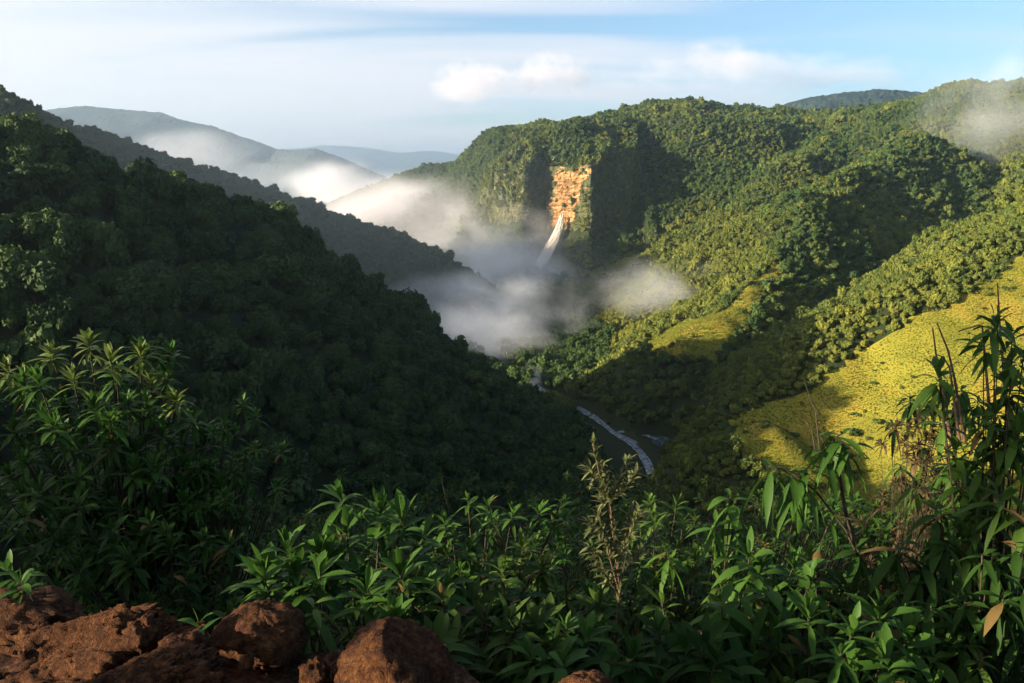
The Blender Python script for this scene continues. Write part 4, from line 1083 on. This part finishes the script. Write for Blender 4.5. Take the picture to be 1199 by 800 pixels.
M['haze'], nt_, N_, L_ = new_mat('haze_air')
o_ = N_.new('ShaderNodeOutputMaterial'); v_ = N_.new('ShaderNodeVolumePrincipled')
v_.inputs['Density'].default_value = 0.00007; v_.inputs['Color'].default_value = (0.70, 0.86, 1.0, 1); v_.inputs['Anisotropy'].default_value = 0.78
L_.new(v_.outputs[0], o_.inputs['Volume'])
HX, HY0, HY1, HZ0, HZ1 = 24500, -3200, 33500, FLOOR - 2500, 930
hv = np.array([(x, y, z) for x in (-HX, HX) for y in (HY0, HY1) for z in (HZ0, HZ1)])
hz = mesh_np('haze', hv, np.array([(0, 1, 3, 2), (4, 6, 7, 5), (0, 4, 5, 1), (2, 3, 7, 6), (0, 2, 6, 4), (1, 5, 7, 3)]), M['haze'])
tag(hz, 'pale morning haze filling the whole valley', 'haze', kind='stuff')

bank('cloud', 'larger pinkish white cloud floating above the cliff', 640, 88, 19000, (1650, 800, 620), 0.0013, 850, 0.22, 1.0, 11, 'cloud', flat=1.3, amp=2.6, color=(.97, .90, .90))
bank('cloud', 'smaller pinkish cloud joined to the left of the larger cloud', 550, 97, 19000, (1250, 700, 600), 0.0012, 750, 0.05, 0.9, 12, 'cloud', flat=1.3, amp=2.6, color=(.97, .90, .90))
bank('cloud', 'soft round cloud above the right mountain', 858, 70, 21000, (1900, 900, 700), 0.0009, 1000, 0.25, 1.1, 13, 'cloud', flat=1.3, amp=2.4, color=(.97, .90, .90))
bank('cloud', 'long flat grey violet cloud band above the right skyline', 890, 88, 22500, (5600, 1200, 740), 0.0007, 1700, 0.0, 1.1, 14, 'cloud', flat=2.4, color=(.90, .88, .93))
# ------------------------------------------------------------------ camera
cam = bpy.data.cameras.new('camera'); co = bpy.data.objects.new('camera', cam); COL.objects.link(co)
co.location = (0, 0, 0); co.rotation_euler = (R(90) - PITCH, 0, 0)
cam.sensor_width = 36; cam.lens = 36 * FPX / PW; cam.clip_end = 60000; cam.clip_start = 0.1
SC.camera = co

# ------------------------------------------------------------------ light
SUN_EL, SUN_AZ = 13.0, -112.0       # azimuth from +Y, clockwise positive (towards +X)
sd = Vector((math.sin(R(SUN_AZ)) * math.cos(R(SUN_EL)), math.cos(R(SUN_AZ)) * math.cos(R(SUN_EL)), math.sin(R(SUN_EL))))
sun = bpy.data.lights.new('sun', 'SUN'); so = bpy.data.objects.new('sun', sun); COL.objects.link(so)
sun.energy = 5.0; sun.angle = R(0.5); sun.color = (1.0, 0.84, 0.62)
so.rotation_euler = sd.to_track_quat('Z', 'Y').to_euler()
so.location = (-300, -80, 300)

w = bpy.data.worlds.new('World'); SC.world = w; w.use_nodes = True
wn, wl = w.node_tree.nodes, w.node_tree.links
bg = wn['Background']
sky = wn.new('ShaderNodeTexSky'); sky.sky_type = 'NISHITA'; sky.sun_disc = False
sky.sun_elevation = R(SUN_EL); sky.sun_rotation = R(SUN_AZ)
sky.air_density = 1.0; sky.dust_density = 0.3; sky.ozone_density = 3.0
bg.inputs['Strength'].default_value = 0.05
wl.new(sky.outputs[0], bg.inputs['Color'])

# thin high cirrus veil in the sky
tc = wn.new('ShaderNodeTexCoord'); sx = wn.new('ShaderNodeSeparateXYZ'); wl.new(tc.outputs['Generated'], sx.inputs[0])
mz = wn.new('ShaderNodeMath'); mz.operation = 'MAXIMUM'; wl.new(sx.outputs['Z'], mz.inputs[0]); mz.inputs[1].default_value = 0.0
az = wn.new('ShaderNodeMath'); az.operation = 'ADD'; wl.new(mz.outputs[0], az.inputs[0]); az.inputs[1].default_value = 0.12
cx = wn.new('ShaderNodeCombineXYZ')
for i, ax in enumerate('XY'):
    dv = wn.new('ShaderNodeMath'); dv.operation = 'DIVIDE'; wl.new(sx.outputs[ax], dv.inputs[0]); wl.new(az.outputs[0], dv.inputs[1]); wl.new(dv.outputs[0], cx.inputs[i])
mp = wn.new('ShaderNodeMapping'); mp.inputs['Scale'].default_value = (0.45, 1.5, 1); mp.inputs['Rotation'].default_value = (0, 0, R(14)); mp.inputs['Location'].default_value = (0.3, 0.2, 0)
wl.new(cx.outputs[0], mp.inputs['Vector'])
cn = wn.new('ShaderNodeTexNoise'); cn.inputs['Scale'].default_value = 0.9; cn.inputs['Detail'].default_value = 7; cn.inputs['Roughness'].default_value = .5; cn.inputs['Distortion'].default_value = .5
wl.new(mp.outputs[0], cn.inputs['Vector'])
# more veil towards the west (left) side of the sky
lr = wn.new('ShaderNodeMapRange'); wl.new(sx.outputs['X'], lr.inputs['Value']); lr.inputs['From Min'].default_value = 0.35; lr.inputs['From Max'].default_value = -0.6
lr.inputs['To Min'].default_value = -0.12; lr.inputs['To Max'].default_value = 0.26
hr = wn.new('ShaderNodeMapRange'); wl.new(mz.outputs[0], hr.inputs['Value']); hr.inputs['From Min'].default_value = 0.25; hr.inputs['From Max'].default_value = 0.0
hr.inputs['To Min'].default_value = 0.0; hr.inputs['To Max'].default_value = 0.28
c0 = wn.new('ShaderNodeMath'); c0.operation = 'ADD'; wl.new(lr.outputs[0], c0.inputs[0]); wl.new(hr.outputs[0], c0.inputs[1])
ca = wn.new('ShaderNodeMath'); ca.operation = 'ADD'; wl.new(cn.outputs['Fac'], ca.inputs[0]); wl.new(c0.outputs[0], ca.inputs[1])
cr = wn.new('ShaderNodeMapRange'); cr.interpolation_type = 'SMOOTHSTEP'; wl.new(ca.outputs[0], cr.inputs['Value']); cr.inputs['From Min'].default_value = 0.45; cr.inputs['From Max'].default_value = 0.78
cr.inputs['To Max'].default_value = 0.85
mxs = wn.new('ShaderNodeMix'); mxs.data_type = 'RGBA'; wl.new(cr.outputs[0], mxs.inputs['Factor']); wl.new(sky.outputs[0], mxs.inputs['A']); mxs.inputs['B'].default_value = (4.9, 4.75, 4.85, 1)
wl.new(mxs.outputs['Result'], bg.inputs['Color'])

# ------------------------------------------------------------------ render settings
SC.view_settings.view_transform = 'Standard'; SC.view_settings.look = 'None'
SC.view_settings.gamma = 1.0; SC.view_settings.use_curve_mapping = False
SC.view_settings.exposure = 2.2
cy = SC.cycles
cy.use_denoising = True
try: cy.denoiser = 'OPENIMAGEDENOISE'
except Exception: pass
cy.max_bounces = 10; cy.diffuse_bounces = 2; cy.glossy_bounces = 2; cy.transmission_bounces = 4; cy.volume_bounces = 8; cy.transparent_max_bounces = 8
cy.use_adaptive_sampling = True; cy.adaptive_threshold = 0.02
